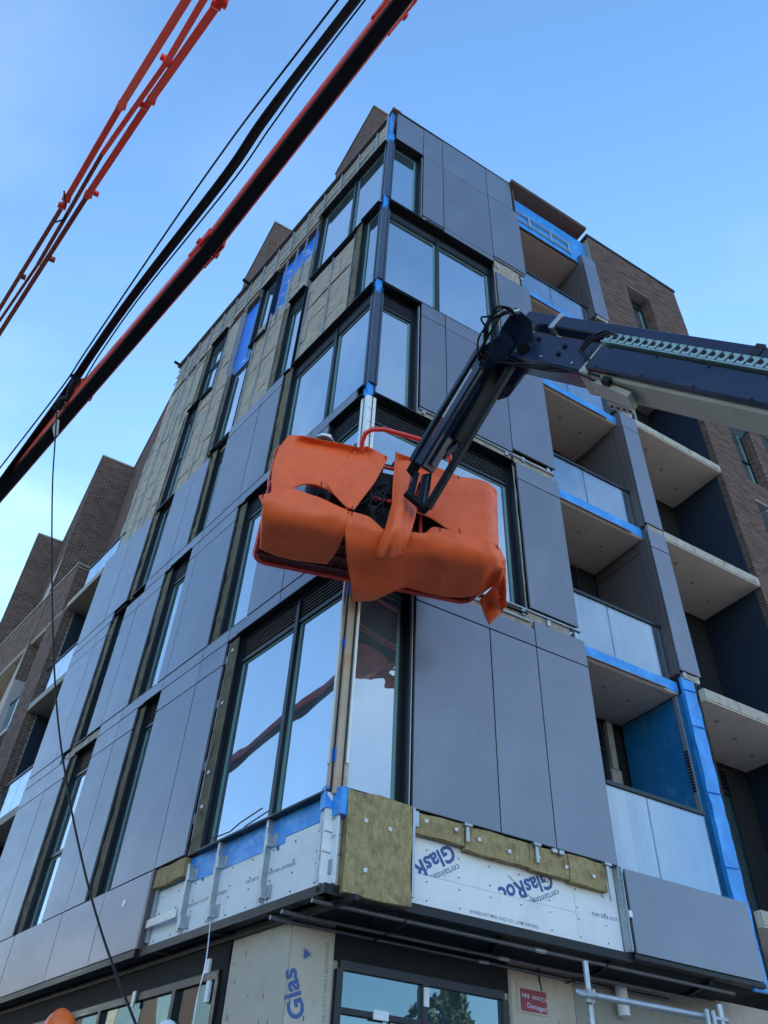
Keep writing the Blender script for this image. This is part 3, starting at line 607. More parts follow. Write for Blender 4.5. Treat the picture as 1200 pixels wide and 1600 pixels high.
# near insulation block on the corner and strips under the panels
def nearwool(u0, u1, z0, z1, o0, o1):
    return woolpiece(FR, u0, u1, z0, z1, o0, o1, m='wool_near', amp=.022, step=.035)
nb_ = nearwool(.19, .93, 3.92, 4.91, -.095, .035); nb_['label'] = 'large loose olive insulation slab hanging at the corner below the window'
for a, b, z0 in ((.97, 1.62, 4.66), (1.63, 2.50, 4.62), (2.51, 3.05, 4.60), (3.06, 3.62, 4.58)):
    nearwool(a, b, z0, 4.885, -.10, -.01)
woolpiece(FL, 2.92, 3.66, 4.66, 4.88, -.12, -.02, m='wool_near', amp=.02, step=.05)
for u, z in ((.38, 4.62), (.66, 4.60), (.40, 4.15), (1.12, 4.80), (1.5, 4.80), (1.80, 4.76), (2.2, 4.72), (2.6, 4.74), (3.0, 4.72), (3.4, 4.70)):
    e_ = .04 if u < .95 else 0
    MB().box(FR, u - .018, u + .018, z - .018, z + .018, .012 + e_, .02 + e_).tube([FR.p(u, z, e_), FR.p(u + .01, z, .045 + e_)], .004).build('washer', M['tape'], BLD)
box(FR, .945, .975, 4.02, 4.90, -.09, .03, 'base_rail', M['galv'], BLD); box(FR, .975, 1.03, 4.72, 4.88, -.02, .012, 'rail_clip', M['galv'], BLD)
for u, h in ((1.64, .20), (2.58, .22), (3.62, .42)):
    MB().box(FR, u - .02, u + .02, 4.90 - h, 4.88, .01, .03).box(FR, u - .05, u + .05, 4.86, 4.885, .0, .05).build('hanging_clip', M['galv'], BLD)
for u in (2.83, 2.93): MB().box(FR, u - .035, u + .035, 4.84, 4.88, .0, .04).build('rail_clip', M['galv'], BLD)
MB().box(FR, 3.82, 3.88, 4.0, 4.90, -.09, -.02).box(FR, 3.84, 3.85, 4.0, 4.9, -.02, .02).build('end_channel', M['galv'], BLD)
MB().box(FR, 3.852, 3.90, 4.35, 4.42, -.018, .035).build('rail_clip', M['tape'], BLD)
for u, m_ in ((.17, 'galv'), (1.17, 'galv'), (2.17, 'galv'), (2.82, 'galv')):
    z1 = 4.92 if u < 2.5 else 4.78
    MB().box(FL, u - .022, u + .022, 4.03, z1, -.035, -.028).box(FL, u - .022, u - .016, 4.03, z1, -.10, -.035).build('base_rail', M['galv'], BLD)
    for z in ((4.08, 4.60) if u > 1 else (4.1, 4.62)):
        MB().box(FL, u - .13, u - .022, z - .01, z + .12, -.100, -.092).box(FL, u - .045, u - .022, z - .01, z + .12, -.092, -.03).build('wall_bracket', M['galv'], BLD)
MB().box(FL, 2.88, 3.62, 4.20, 4.29, -.025, -.015).build('cross_strap', M['galv'], BLD)
MB().box(FL, 3.60, 3.64, 4.05, 4.85, -.09, -.05).build('base_rail', M['galv'], BLD)
MB().tube([FL.p(2.5, 5.02, -.1), FL.p(2.1, 5.0, -.10), FL.p(1.9, 5.05, -.10), FL.p(1.45, 5.1, -.1)], .008).build('stay_wire', M['steel_dark'], BLD)
bo = MB().tube([FL.p(4.35, 4.62, .011), FL.p(4.35, 4.62, .016)], .05, 16).build('sticker', M['tape'], BLD)
for u, z in ((2.95, 6.9), (2.96, 6.0), (2.97, 5.3), (2.93, 7.6)): MB().box(FL, u - .02, u + .02, z, z + .12, -.05, -.03).build('jamb_clip', M['galv'], BLD)
for u, z in ((2.80, 7.75), (2.80, 6.9), (2.8, 5.9), (2.8, 5.45)): MB().box(FL, u - .02, u + .02, z, z + .04, -.035, -.025).build('washer', M['tape'], BLD)

# ---- ground floor: corner pier boards and shopfronts ----
FG = Face((0, .88, 0), (1, 0, 0), (0, -1, 0)); FGL = Face(NB * -.28, BV, NB)
# find pier corner on both faces
pcx = g0[0]; su = (Vector((g0[0], g0[1], 0)) - FGL.O).dot(BV)
b1 = box(FG, pcx, .60, 0, 3.93, .0, .02, 'sheathing_board', M['grey_board'], BLD)
b2 = box(FGL, su, 1.90, 0, 3.93, .0, .02, 'sheathing_board', M['grey_board'], BLD)
text(FG, 'Glas', .35, 3.06, .0215, .235, 112, M['print'], b1, bold=.03)
text(FG, 'certai', .20, 2.62, .0215, .12, 112, M['print'], b1)
leaf(FG, .30, 3.58, .0215, .07, b1)
text(FG, "THIS SIDE OUT / CE CÔTÉ VERS L'EXTÉRIEUR", .575, 2.62, .0215, .045, 92, M['print_grey'], b1, xs=1.2)
for i in range(12): 
    u = random.uniform(.15, 1.8); z = random.uniform(2.9, 3.7); F_ = FG if u < .5 else FGL
    if F_ is FGL: u = random.uniform(1.0, 1.85)
    box(F_, u, u + .008, z, z + random.uniform(.02, .07), .0205, .022, 'scuff_mark', M['steel_dark'], BLD)
def shop(F, us, z0, z1, trans, o=.02, par=BLD, nm='shopfront', gm='glass_dark'):
    f = MB(); f.box(F, us[0], us[-1], z1 - .08, z1, -.02, o + .04).box(F, us[0], us[-1], z0, z0 + .08, -.02, o + .04)
    for u in us: f.box(F, u - .035, u + .035, z0 + .08, z1 - .08, -.02, o + .05)
    for t in trans:
        for a, b in zip(us[:-1], us[1:]): f.box(F, a + .035, b - .035, t - .025, t + .025, -.02, o + .045)
    w_ = f.build(nm, M['frame'], par)
    zz = [z0 + .08] + [v for t in trans for v in (t - .025, t + .025)] + [z1 - .08]
    for a, b in zip(us[:-1], us[1:]):
        for i in range(0, len(zz), 2): box(F, a + .03, b - .03, zz[i] - .005, zz[i + 1] + .005, o - .01, o, 'pane', M[gm], w_)
    return w_
s1 = shop(FG, [.66, 1.66, 2.68], .05, 3.58, [3.155])
box(FG, .60, 2.76, 3.58, 3.93, -.02, .03, 'head_panel', M['core'], BLD)
MB().box(FG, 1.63, 1.69, 3.30, 3.47, .071, .09).build('latch_plate', M['tape'], s1); MB().box(FG, 1.05, 1.22, 3.12, 3.20, .066, .085).build('latch_plate', M['tape'], s1)
s2 = shop(FGL, [2.05, 2.95, 4.82, 6.3, 8.0, 10.2], .05, 3.58, [], gm='glass_shop')
box(FGL, 1.92, 2.02, 0, 3.93, -.02, .03, 'dark_jamb', M['core'], BLD)
box(FGL, 1.92, 11, 3.58, 3.93, -.02, .03, 'head_panel', M['core'], BLD)
MB().box(FGL, 2.28, 2.36, 3.50, 3.72, .031, .06).build('latch_plate', M['tape'], s2); MB().box(FGL, 2.20, 2.27, 3.30, 3.50, .031, .06).build('latch_plate', M['tape'], s2)
MB().box(FGL, 3.86, 3.94, 3.44, 3.60, .071, .09).build('latch_plate', M['galv'], s2)
b3 = box(FG, 2.76, 3.70, 0, 3.93, .0, .02, 'sheathing_board', M['grey_board'], BLD)
box(FG, 2.76, 2.80, 0, 3.93, .021, .028, 'foam_edge', M['wool'], BLD)
text(FG, "THIS SIDE OUT / CE CÔTÉ VERS L'EXTÉRIEUR", 3.43, 3.42, .0215, .05, -91, M['print'], b3)
text(FG, "CE CÔTÉ VERS", 3.02, 3.86, .0215, .05, -91, M['print_grey'], b3)
MB().tube([FG.p(3.20, 3.92, .03), FG.p(3.21, 3.75, .03), FG.p(3.23, 3.66, .03)], .009).build('hanging_wire', M['black'], BLD)
box(FG, 3.70, 6.1, 0, 3.93, .0, .03, 'concrete_wall', M['concrete_pale'], BLD)
MB().tube([FG.p(4.35, 3.55, .12), FG.p(4.35, 3.85, .12)], .07, 16).build('drain_pipe', M['tape'], BLD)

# ================================================================ BRICK VOLUMES
BW, BH, BD, JT = .215, .063, .009, .012
def bricks(F, u0, u1, z0, z1, o, par, single=0, holes=(), name='brick', stack=False):
    """running-bond facing: the first `single` pieces (from the top) are objects of their own, the rest one joined part"""
    mb = MB(); n = 0; cells = []
    rows = int((z1 - z0) / (BH + JT)) 
    for r in range(rows):
        z = z1 - (r + 1) * (BH + JT)
        u = u0 - (0 if (r % 2 == 0 or stack) else (BW + JT) / 2)
        while u < u1 - .01:
            a, b = max(u, u0), min(u + BW, u1)
            if b - a > .03 and not any(a < h[1] - .0 and b > h[0] + .0 and z + BH > h[2] and z < h[3] for h in holes): cells.append((a, b, z))
            elif b - a > .03:
                for h in holes:
                    if a < h[1] and b > h[0] and z + BH > h[2] and z < h[3]:
                        if h[0] - a > .03: cells.append((a, h[0], z))
                        if b - h[1] > .03: cells.append((h[1], b, z))
            u += BW + JT
    me = {}
    for i, (a, b, z) in enumerate(cells):
        d = BD + random.uniform(-.003, .003)
        if i < single:
            k = round(b - a, 2)
            if k not in me:
                q = MB().box(F, a, b, z, z + BH, o, o + BD).build(name, M['brick'], par); me[k] = q.data
                continue
            q = bpy.data.objects.new(name, me[k]); COL.objects.link(q)
            place(q, F.p((a + b) / 2, z + BH / 2, o + BD / 2 + random.uniform(-.003, .003)), par)
        else:
            bb = len(mb.v); P = [F.p(a, z, o), F.p(b, z, o), F.p(b, z + BH, o), F.p(a, z + BH, o), F.p(a, z, o + d), F.p(b, z, o + d), F.p(b, z + BH, o + d), F.p(a, z + BH, o + d)]
            mb.v += P; mb.f += [tuple(bb + i for i in q) for q in ((4, 7, 6, 5), (0, 4, 5, 1), (1, 5, 6, 2), (2, 6, 7, 3), (3, 7, 4, 0))]
    if mb.f: mb.build('brick_courses', M['brick'], par, kind='stuff', recalc=False)


def wallsheet(F, u0, u1, z0, z1, o0, o1, holes, par, m='mortar'):
    """solid wall sheet with rectangular openings, split into bands"""
    zs = sorted({z0, z1} | {h[2] for h in holes} | {h[3] for h in holes}); mb = MB()
    zs = [z for z in zs if z0 <= z <= z1]
    for a, b in zip(zs[:-1], zs[1:]):
        cuts = sorted([(h[0], h[1]) for h in holes if h[2] <= a and h[3] >= b]); u = u0
        for c, d in cuts:
            if c - u > .005: mb.box(F, u, c, a, b, o0, o1)
            u = max(u, d)
        if u1 - u > .005: mb.box(F, u, u1, a, b, o0, o1)
    return mb.build('wall', M[m], par)
def deepwin(F, u0, u1, z0, z1, par, split=None, rec=.0, top=.16):
    f = MB(); fw = .05; F2 = Face(F.p(0, 0, rec), F.U, F.N)
    f.box(F2, u0, u0 + fw, z0, z1, .0, .05).box(F2, u1 - fw, u1, z0, z1, .0, .05).box(F2, u0 + fw, u1 - fw, z0, z0 + fw, .0, .05).box(F2, u0 + fw, u1 - fw, z1 - top, z1, .0, .05)
    if split: f.box(F2, u0 + fw, u1 - fw, split - .03, split + .03, 0, .05)
    w_ = f.build('window', M['frame'], par)
    box(F2, u0 + fw - .005, u1 - fw + .005, z0 + fw, z1 - top, .005, .015, 'pane', M['glass'], w_)
    box(F2, u1 - fw - .07, u1 - fw, z0 + fw, z1 - top, .016, .022, 'jamb_glimpse_strip', M['jamb_glimpse'], w_)  # jamb showing in the glass, put on as a pale strip
    return w_
# ---- right wing ----
RW = thing('brick_building', 'brown brick building wing with one window near its roof, right of the panel clad building', 'building', (10, 3, 0))
FW = Face((0, .02, 0), (1, 0, 0), (0, -1, 0))
h1 = (7.32, 8.15, 17.9, 20.46)
wallsheet(FW, 6.26, 9.45, 17.5, 21.86, -.34, 0, (h1,), RW)
MB().wbox((6.26, .36, 17.4), (9.45, 8.0, 21.84)).build('core_wall', M['mortar'], RW)
bricks(FW, 6.22, 9.45, 17.5, 21.84, .0, RW, holes=(h1,))
box(FW, 6.20, 9.50, 21.86, 21.95, -.35, .03, 'parapet_coping', M['steel_dark'], RW)
FWE = Face((9.45, 0, 0), (0, 1, 0), (1, 0, 0)); bricks(FWE, .03, 2.5, 17.5, 21.84, 0.0, RW)
for u, d in ((h1[1], -1), ):
    FJ = Face((u, .02, 0), (0, 1, 0), (-1, 0, 0)); bricks(FJ, 0, .30, h1[2], h1[3], .0, RW)
deepwin(FW, 7.34, 8.12, 17.9, 20.44, RW, rec=-.32, top=.34)
# recess between the column and the brick face
FLR = Face((6.26, .02, 0), (0, 1, 0), (-1, 0, 0))
# lower wing
hl = [(9.70, 10.55, z, z + 2.45) for z in (5.2, 8.3, 11.4, 14.5)] + [(11.0, 11.9, z, z + 2.45) for z in (5.2, 8.3, 11.4, 14.5)]
wallsheet(FW, 8.78, 14.0, 0, 17.3, -.30, 0, hl, RW)
MB().wbox((8.78, .33, 0), (14.0, 9.0, 17.28)).build('core_wall', M['mortar'], RW)
bricks(FW, 8.76, 12.4, 9.2, 17.2, .0, RW, single=300, holes=hl)
FP = Face((8.77, 0, 0), (0, 1, 0), (-1, 0, 0)); bricks(FP, .02, .14, 9.2, 17.2, .0, RW, stack=True)
for h in hl:
    FJ = Face((h[1], .02, 0), (0, 1, 0), (-1, 0, 0)); bricks(FJ, 0, .24, h[2], h[3], .0, RW)
    deepwin(FW, h[0] + .02, h[1] - .02, h[2], h[3] - .02, RW, rec=-.28, split=h[2] + 1.1)
    if h[2] > 11: 
        a = FW.p(h[0] + .1, h[3] - .35, -.2); b = FW.p(h[1] - .12, h[3] - .5, -.2); c = FW.p(h[1] - .12, h[3] - .55, .12); d = FW.p(h[0] + .1, h[3] - .35, .10)
        MB().plate([a, b, c, d], (0, 0, .025)).build('open_sash', M['glass'], RW)
box(FW, 8.78, 14.0, 17.30, 17.38, -.34, .03, 'parapet_coping', M['steel_dark'], RW)
FSW = Face((8.755, 0, 0), (0, 1, 0), (-1, 0, 0))
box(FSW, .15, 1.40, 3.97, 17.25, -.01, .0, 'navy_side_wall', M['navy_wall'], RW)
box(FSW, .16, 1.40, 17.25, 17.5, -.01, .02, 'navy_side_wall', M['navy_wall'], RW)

# ---- left wing ----
LW = thing('brick_building', 'brown brick building wing with balconies and stepped towers, left of the panel clad building', 'building', (-3, 17, 0))
def brickbox(x0, x1, y0, y1, z0, z1, faces, cap=True):
    MB().wbox((x0, y0, z0), (x1, y1, z1)).build('tower_wall', M['mortar'], LW)
    if 'S' in faces: bricks(Face((0, y0, 0), (1, 0, 0), (0, -1, 0)), x0, x1, max(z0, faces['S']), z1, 0, LW)
    if 'W' in faces: bricks(Face((x0, 0, 0), (0, 1, 0), (-1, 0, 0)), y0, y1, max(z0, faces['W']), z1, 0, LW)
    if cap: MB().wbox((x0 - .04, y0 - .04, z1), (x1 + .04, y1 + .04, z1 + .07)).build('coping', M['concrete_pale'], LW)
brickbox(-2.62, 3.0, 15.13, 20.7, 0, 21.35, {'S': 12.5, 'W': 17})
brickbox(-3.56, 2.0, 20.80, 27, 0, 21.35, {'S': 12.5, 'W': 17})
brickbox(-1.50, 3.0, 10.45, 15.05, 13.7, 21.35, {'S': 17, 'W': 13.7})
brickbox(.08, .85, 1.27, 3.5, 21.70, 24.9, {'S': 21.7, 'W': 21.7})
brickbox(-.80, 2.2, 5.9, 8.35, 21.70, 24.9, {'S': 21.7, 'W': 21.7})
# street side: pillar, parapet, balcony slabs
box(FL, 12.88, 14.1, 0, 13.66, -1.5, -.02, 'pillar', M['mortar'], LW); bricks(FL, 12.86, 14.1, 5.0, 13.62, -.02, LW)
FPR = Face(FL.p(12.88, 0, 0), -NB, -BV); bricks(FPR, .02, .26, 5, 13.6, .0, LW)
box(FL, 13.2, 27, 13.70, 15.28, -.30, -.02, 'parapet_wall', M['mortar'], LW); bricks(FL, 13.2, 21, 13.72, 15.24, -.02, LW, stack=False)
FPR2 = Face(FL.p(13.2, 0, 0), -NB, -BV); box(FPR2, .30, 2.2, 13.70, 15.28, -.3, .0, 'parapet_wall', M['mortar'], LW); bricks(FPR2, .02, 2.2, 13.72, 15.24, .0, LW)
box(FL, 13.14, 27, 15.29, 15.36, -.36, .03, 'coping', M['concrete_pale'], LW); box(FPR2, .36, 2.2, 15.29, 15.36, -.34, .04, 'coping', M['concrete_pale'], LW)
for z in (13.60, 10.58, 7.50, 4.5):
    s_ = box(FL, 10.72, 12.84, z, z + .20, -1.5, -.01, 'balcony_slab', M['concrete_pale'], LW)
    if z < 13: 
        r = box(FL, 10.74, 12.84, z + 1.17, z + 1.21, -.16, -.11, 'guard_rail', M['frame'], LW)
        for a, b in ((10.74, 11.75), (11.77, 12.82)): box(FL, a, b, z + .21, z + 1.165, -.145, -.13, 'glass_pane', M['glass_balcony'], r)
    s2_ = box(FL, 14.1, 20, z + .02, z + .14, -1.5, -.04, 'balcony_slab', M['concrete'], LW)
    if z < 13:
        r = box(FL, 14.1, 20, z + 1.15, z + 1.19, -.16, -.11, 'guard_rail', M['frame'], LW)
        for k in range(4): box(FL, 14.12 + k * 1.45, 15.54 + k * 1.45, z + .18, z + 1.145, -.145, -.13, 'glass_pane', M['glass_balcony'], r)
r = box(FL, 10.05, 12.1, 14.56, 14.60, -.10, -.05, 'guard_rail', M['frame'], LW)
for a, b in ((10.05, 10.7), (10.72, 11.4), (11.42, 12.08)): box(FL, a, b, 13.82, 14.555, -.085, -.07, 'glass_pane', M['glass_balcony'], r)
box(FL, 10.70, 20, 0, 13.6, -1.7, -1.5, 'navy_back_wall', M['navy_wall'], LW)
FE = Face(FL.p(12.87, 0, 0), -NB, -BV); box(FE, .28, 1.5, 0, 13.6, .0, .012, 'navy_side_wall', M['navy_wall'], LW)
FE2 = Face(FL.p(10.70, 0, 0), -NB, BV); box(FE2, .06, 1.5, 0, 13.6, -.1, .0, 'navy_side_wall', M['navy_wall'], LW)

# ================================================================ rays of the photograph's lens turned into real points (distance chosen for each)
def N(x, y, d):
    r = Vector(((x - 600) / 1242.387, (y - 800) / 1242.387, 1)).normalized()
    v = Vector(tuple(sum(MR[k][i] * r[k] for k in range(3)) for i in range(3)))
    return CAM + v * d
def lerp(a, b, t): return a + (b - a) * t
def chain(pts, n=8):
    o = []
    for i in range(len(pts) - 1):
        p0, p1, p2, p3 = pts[max(i - 1, 0)], pts[i], pts[i + 1], pts[min(i + 2, len(pts) - 1)]
        for q in range(n):
            t = q / n; o.append(.5 * ((2 * p1) + (p2 - p0) * t + (2 * p0 - 5 * p1 + 4 * p2 - p3) * t * t + (3 * p1 - p0 - 3 * p2 + p3) * t ** 3))
    return o + [pts[-1]]

# ================================================================ BOOM LIFT
BE1 = Vector((.96336, -.26819, 0)); BE2 = Vector((.26819, .96336, 0))
def BK(u, e, z): return BE1 * u + BE2 * e + Vector((0, 0, z))
D0 = Vector((.059, -3.370, 8.32)); DD = Vector((.325, -.6206, -.7137)).normalized()
SX = DD.cross(Vector((0, 0, 1))).normalized(); UU = SX.cross(DD)
def A(t, s=0, u=0): return D0 + DD * t + SX * s + UU * u
LIFT = thing('boom_lift', 'navy and cream articulated boom lift whose jib holds the orange wrapped work basket', 'boom lift', (3.2, -9.2, 0))
def lb(t0, t1, s0, s1, u0, u1, name, m, bev=.006, label=None):
    P = [A(t0, s0, u0), A(t0, s1, u0), A(t0, s1, u1), A(t0, s0, u1), A(t1, s0, u0), A(t1, s1, u0), A(t1, s1, u1), A(t1, s0, u1)]
    return MB().hexa(P).build(name, M[m], LIFT, bevel=bev, label=label)
fly = lb(.0, 1.9, -.13, .13, -.19, .17, 'fly_boom', 'navy', .02)
for t, u in ((.25, .08), (.62, -.05), (.62, .05), (1.0, -.02)): MB().tube([A(t, .128, u), A(t, .15, u)], .022, 14).build('pivot_pin', M['black_metal'], fly)
text_f = None
out_ = lb(1.12, 8.9, -.15, .15, -.21, .16, 'outer_boom', 'cream', .02)
lb(1.0, 1.12, -.155, .155, -.215, .165, 'boom_collar', 'cream', .01)
cov = lb(1.08, 8.6, .152, .215, -.185, .085, 'side_cover', 'navy', .015)
lb(-.12, 8.7, .03, .17, .235, .385, 'hose_carrier_tube', 'navy', .012)
lb(.30, .36, .02, .185, .20, .40, 'steel_clamp', 'galv', .004)
for t in (2.4, 4.2, 6.2): lb(t, t + .08, .02, .185, .17, .395, 'steel_clamp', 'steel_dark', .004)
tray = lb(1.06, 8.5, .13, .235, .105, .118, 'chain_tray', 'chain', 0)
for k in range(44):
    t = 1.08 + k * .082
    q = MB(); q.hexa([A(t, .14, .12), A(t, .238, .12), A(t + .02, .238, .215), A(t + .02, .14, .215), A(t + .066, .14, .12), A(t + .066, .238, .12), A(t + .086, .238, .215), A(t + .086, .14, .215)])
    lk = q.build('chain_link', M['chain'], LIFT)
    MB().tube([A(t + .025, .236, .168), A(t + .025, .243, .168)], .022, 10).build('link_hole', M['black'], lk)
for k in range(3):
    pts = [A(1.55 - .1 * k, .2, .15), A(1.15 - .05 * k, .23 + .01 * k, .20 + .01 * k), A(.95 - .03 * k, .22, .12), A(.93 - .02 * k, .2, -.02), A(1.08, .19, -.10)]
    MB().tube(pts, .012).build('hose', M['black'], LIFT)
for t, s_, u in [(t_, .2165, u_) for t_ in (1.2, 1.7, 2.2, 2.7, 3.2) for u_ in (-.16, .06)]:
    MB().tube([A(t, s_, u), A(t, s_ + .008, u)], .011, 8).build('bolt', M['steel_dark'], cov)
for k in range(3):
    pts = [A(.05 + .3 * i, .12 + .02 * k, -.21 - .03 * k - .05 * math.sin(i * 1.1 + k)) for i in range(5)]
    MB().tube(chain(pts), .011, 8).build('hose', M['black'], LIFT)
for t in (.1, .45, .85): MB().tube([A(t, .131, -.12), A(t, .139, -.12)], .012, 8).build('bolt', M['galv'], fly)
# cream guide shoe under the outer section
sh = MB().plate([A(1.12, -.08, -.225), A(1.12, .06, -.225), A(1.22, .10, -.26), A(1.60, .08, -.30), A(1.60, -.10, -.30), A(1.22, -.10, -.26)], UU * .06).build('guide_shoe', M['cream'], LIFT, bevel=.006)
lb(1.25, 1.5, -.22, -.12, -.27, -.22, 'guide_shoe', 'cream', .006)
for k in range(4): MB().tube([A(1.3 + .07 * k, -.17, -.27), A(1.3 + .07 * k, -.17, -.278)], .014, 8).build('bolt_slot', M['black'], sh)
for t, s in ((1.17, .06), (1.17, -.04)): MB().tube([A(t, s, -.225), A(t, s, -.235)], .014, 8).build('bolt', M['galv'], sh)
lb(1.30, 1.38, .10, .16, -.26, -.20, 'sensor_box', 'black', .004)
text_o = text(Face(A(0, .2165, 0), -DD, SX), '', 0, 0, 0, .1, 0, M['white_print'], cov) if False else None
# elbow
el = MB().plate([N(805, 478, 8.22), N(832, 500, 8.2), N(836, 560, 8.22), N(806, 600, 8.3), N(788, 606, 8.35), N(772, 585, 8.35), N(768, 548, 8.3), N(785, 508, 8.25)], Vector((.05, .18, 0))).build('elbow_plate', M['navy'], LIFT, bevel=.01)
MB().plate([N(748, 545, 8.2), N(790, 515, 8.18), N(806, 535, 8.2), N(792, 560, 8.22), N(768, 575, 8.25)], Vector((.05, .22, 0))).build('elbow_plate', M['navy'], LIFT, bevel=.01)
MB().tube([N(818, 545, 8.1), N(818, 545, 8.6)], .06, 18).build('pivot_pin', M['black_metal'], LIFT)
MB().tube([N(790, 585, 8.15), N(790, 585, 8.6)], .05, 18).build('pivot_pin', M['black_metal'], LIFT)
for k in range(7):
    j = k * 3.4
    pts = [N(822 - j * .3, 500 + j * .5, 8.25), N(805 - j * .6, 483 + j * .4, 8.2), N(785 - j * .5, 484 + j * .5, 8.15), N(768 - j * .3, 500 + j * .8, 8.12), N(757 + j * .2, 530 + j * .3, 8.1), N(750 + j * .5, 560, 8.15), N(742 + j * 1.2, 590, 8.25)]
    rj = random.Random(40 + k); pts = [p_ + Vector((rj.uniform(-.05, .05), rj.uniform(-.05, .05), rj.uniform(-.05, .05))) * (0 if i_ in (0, 6) else 1) for i_, p_ in enumerate(pts)]
    sm = []
    for i in range(len(pts) - 1):
        for q in range(4):
            p0 = pts[max(i - 1, 0)]; p1 = pts[i]; p2 = pts[i + 1]; p3 = pts[min(i + 2, len(pts) - 1)]; t = q / 4
            sm.append(.5 * ((2 * p1) + (p2 - p0) * t + (2 * p0 - 5 * p1 + 4 * p2 - p3) * t * t + (3 * p1 - p0 - 3 * p2 + p3) * t ** 3))
    MB().tube([p_ + SX * (.03 * (k - 3)) for p_ in sm] + [pts[-1] + SX * (.03 * (k - 3))], .010).build('hose', M['black'], LIFT)
MB().tube([N(792, 484, 8.2), N(800, 489, 8.2), N(812, 487, 8.2)], .03, 12).build('hose_fitting', M['galv'], LIFT)
# jib
JU = (N(760, 555, 8.3) - N(740, 545, 8.3)).normalized()
J0, J1 = N(657, 730, 8.17), N(764, 553, 8.33)
jib = MB().beam(J0, J1, .20, .26, up=UU).build('jib', M['navy'], LIFT, bevel=.02)
MB().beam(lerp(J0, J1, .03) + UU * .02, lerp(J0, J1, .75) + UU * .02, .25, .09, up=UU).build('jib_side_rail', M['navy'], LIFT, bevel=.01)
n_ = (CAM - J0).normalized()
MB().beam(N(692, 652, 8.0), N(737, 577, 8.1), .004, .02, up=N(700, 600, 8) - N(690, 640, 8)).build('decal_stripe', M['white_print'], LIFT)
MB().beam(N(674, 682, 7.97), N(691, 655, 8.0), .004, .03, up=(0, 0, 1)).build('decal_stripe', M['dark_red'], LIFT)
K0, K1 = N(668, 794, 8.02), N(802, 568, 8.16)
MB().beam(K0, K1, .06, .085, up=UU).build('levelling_link', M['black_metal'], LIFT, bevel=.008)
MB().beam(lerp(J0, J1, .30) + (K0 - J0).normalized() * .0 + (N(720, 700, 8.2) - N(700, 690, 8.2)).normalized() * .17, J1 + (N(720, 700, 8.2) - N(700, 690, 8.2)).normalized() * .13, .10, .16, up=UU).build('dark_jib_fill', M['black_metal'], LIFT, bevel=.01)  # black fill added to imitate the dark underside and gap beside the jib
MB().tube([N(716, 655, 8.25), N(772, 568, 8.3)], .045, 14).build('jib_cylinder', M['black_metal'], LIFT)
MB().tube([N(690, 690, 8.25), N(716, 655, 8.25)], .026, 14).build('cylinder_rod', M['galv'], LIFT)
for a, b in (((640, 778), (650, 738)), ((655, 790), (664, 742))): MB().beam(N(*a, 8.12), N(*b, 8.15), .06, .09).build('jib_fork', M['navy'], LIFT, bevel=.006)
MB().plate([N(653, 757, 8.16), N(663, 740, 8.16), N(676, 738, 8.16), N(672, 765, 8.16), N(668, 790, 8.1), N(657, 785, 8.1)], Vector((.05, .14, 0))).build('bracket_plate', M['navy'], LIFT, bevel=.006)
MB().tube([N(634, 770, 8.12), N(668, 799, 8.08)], .042, 14).build('platform_pivot', M['black_metal'], LIFT)
MB().plate([N(675, 698, 8.2), N(695, 678, 8.2), N(718, 690, 8.25), N(700, 705, 8.2)], Vector((.04, .12, 0))).build('bracket_plate', M['navy'], LIFT, bevel=.006)
for k in range(5):
    MB().tube([lerp(J0, J1, .0) + SX * -.02 - UU * (.14 + .0 * k) + SX * .03 * k, lerp(J0, J1, .5) - UU * (.17) + SX * .03 * k, lerp(J0, J1, 1) - UU * (.10) + SX * .03 * k], .012).build('hose', M['black'], LIFT)
# basket cage
def tubes(segs, r, name, m, par=LIFT): 
    for s_ in segs: MB().tube(s_, r).build(name, M[m], par)
U0, U1, Ea, Eb, Za, Zb = -1.22, 1.22, -1.60, -.82, 6.87, 7.90
def rr(z, r=.14, inset=0):
    c = []
    for (cu, ce, a0) in ((U1 - r, Eb - r, 0), (U0 + r, Eb - r, 90), (U0 + r, Ea + r, 180), (U1 - r, Ea + r, 270)):
        for k in range(6): a = R_(a0 + 18 * k); c.append(BK(cu + r * math.cos(a), ce + r * math.sin(a), z))
    return c + [c[0]]
BAS = MB().tube(rr(Za), .035).build('basket_base_frame', M['red_paint'], LIFT)
tubes([rr(Zb), rr(7.4)], .022, 'basket_rail', 'red_paint')
tubes([[BK(u, e, Za), BK(u, e, Zb)] for u in (-1.08, -.4, .4, 1.08) for e in (Ea, Eb)], .02, 'basket_post', 'red_paint')
MB().hexa([BK(U0 + .03, Ea + .03, Za), BK(U1 - .03, Ea + .03, Za), BK(U1 - .03, Eb - .03, Za), BK(U0 + .03, Eb - .03, Za), BK(U0 + .03, Ea + .03, Za + .02), BK(U1 - .03, Ea + .03, Za + .02), BK(U1 - .03, Eb - .03, Za + .02), BK(U0 + .03, Eb - .03, Za + .02)]).build('basket_floor', M['dark_red'], LIFT)
for k in range(24):
    u = U0 + .1 + k * .1; MB().beam(BK(u, Ea + .04, Za - .02), BK(u, Eb - .04, Za - .02), .012, .03).build('floor_grating_bar', M['dark_red'], BAS)
for e in (-1.4, -1.2, -1.0): MB().beam(BK(U0, e, Za - .03), BK(U1, e, Za - .03), .03, .03).build('floor_joist', M['dark_red'], LIFT)
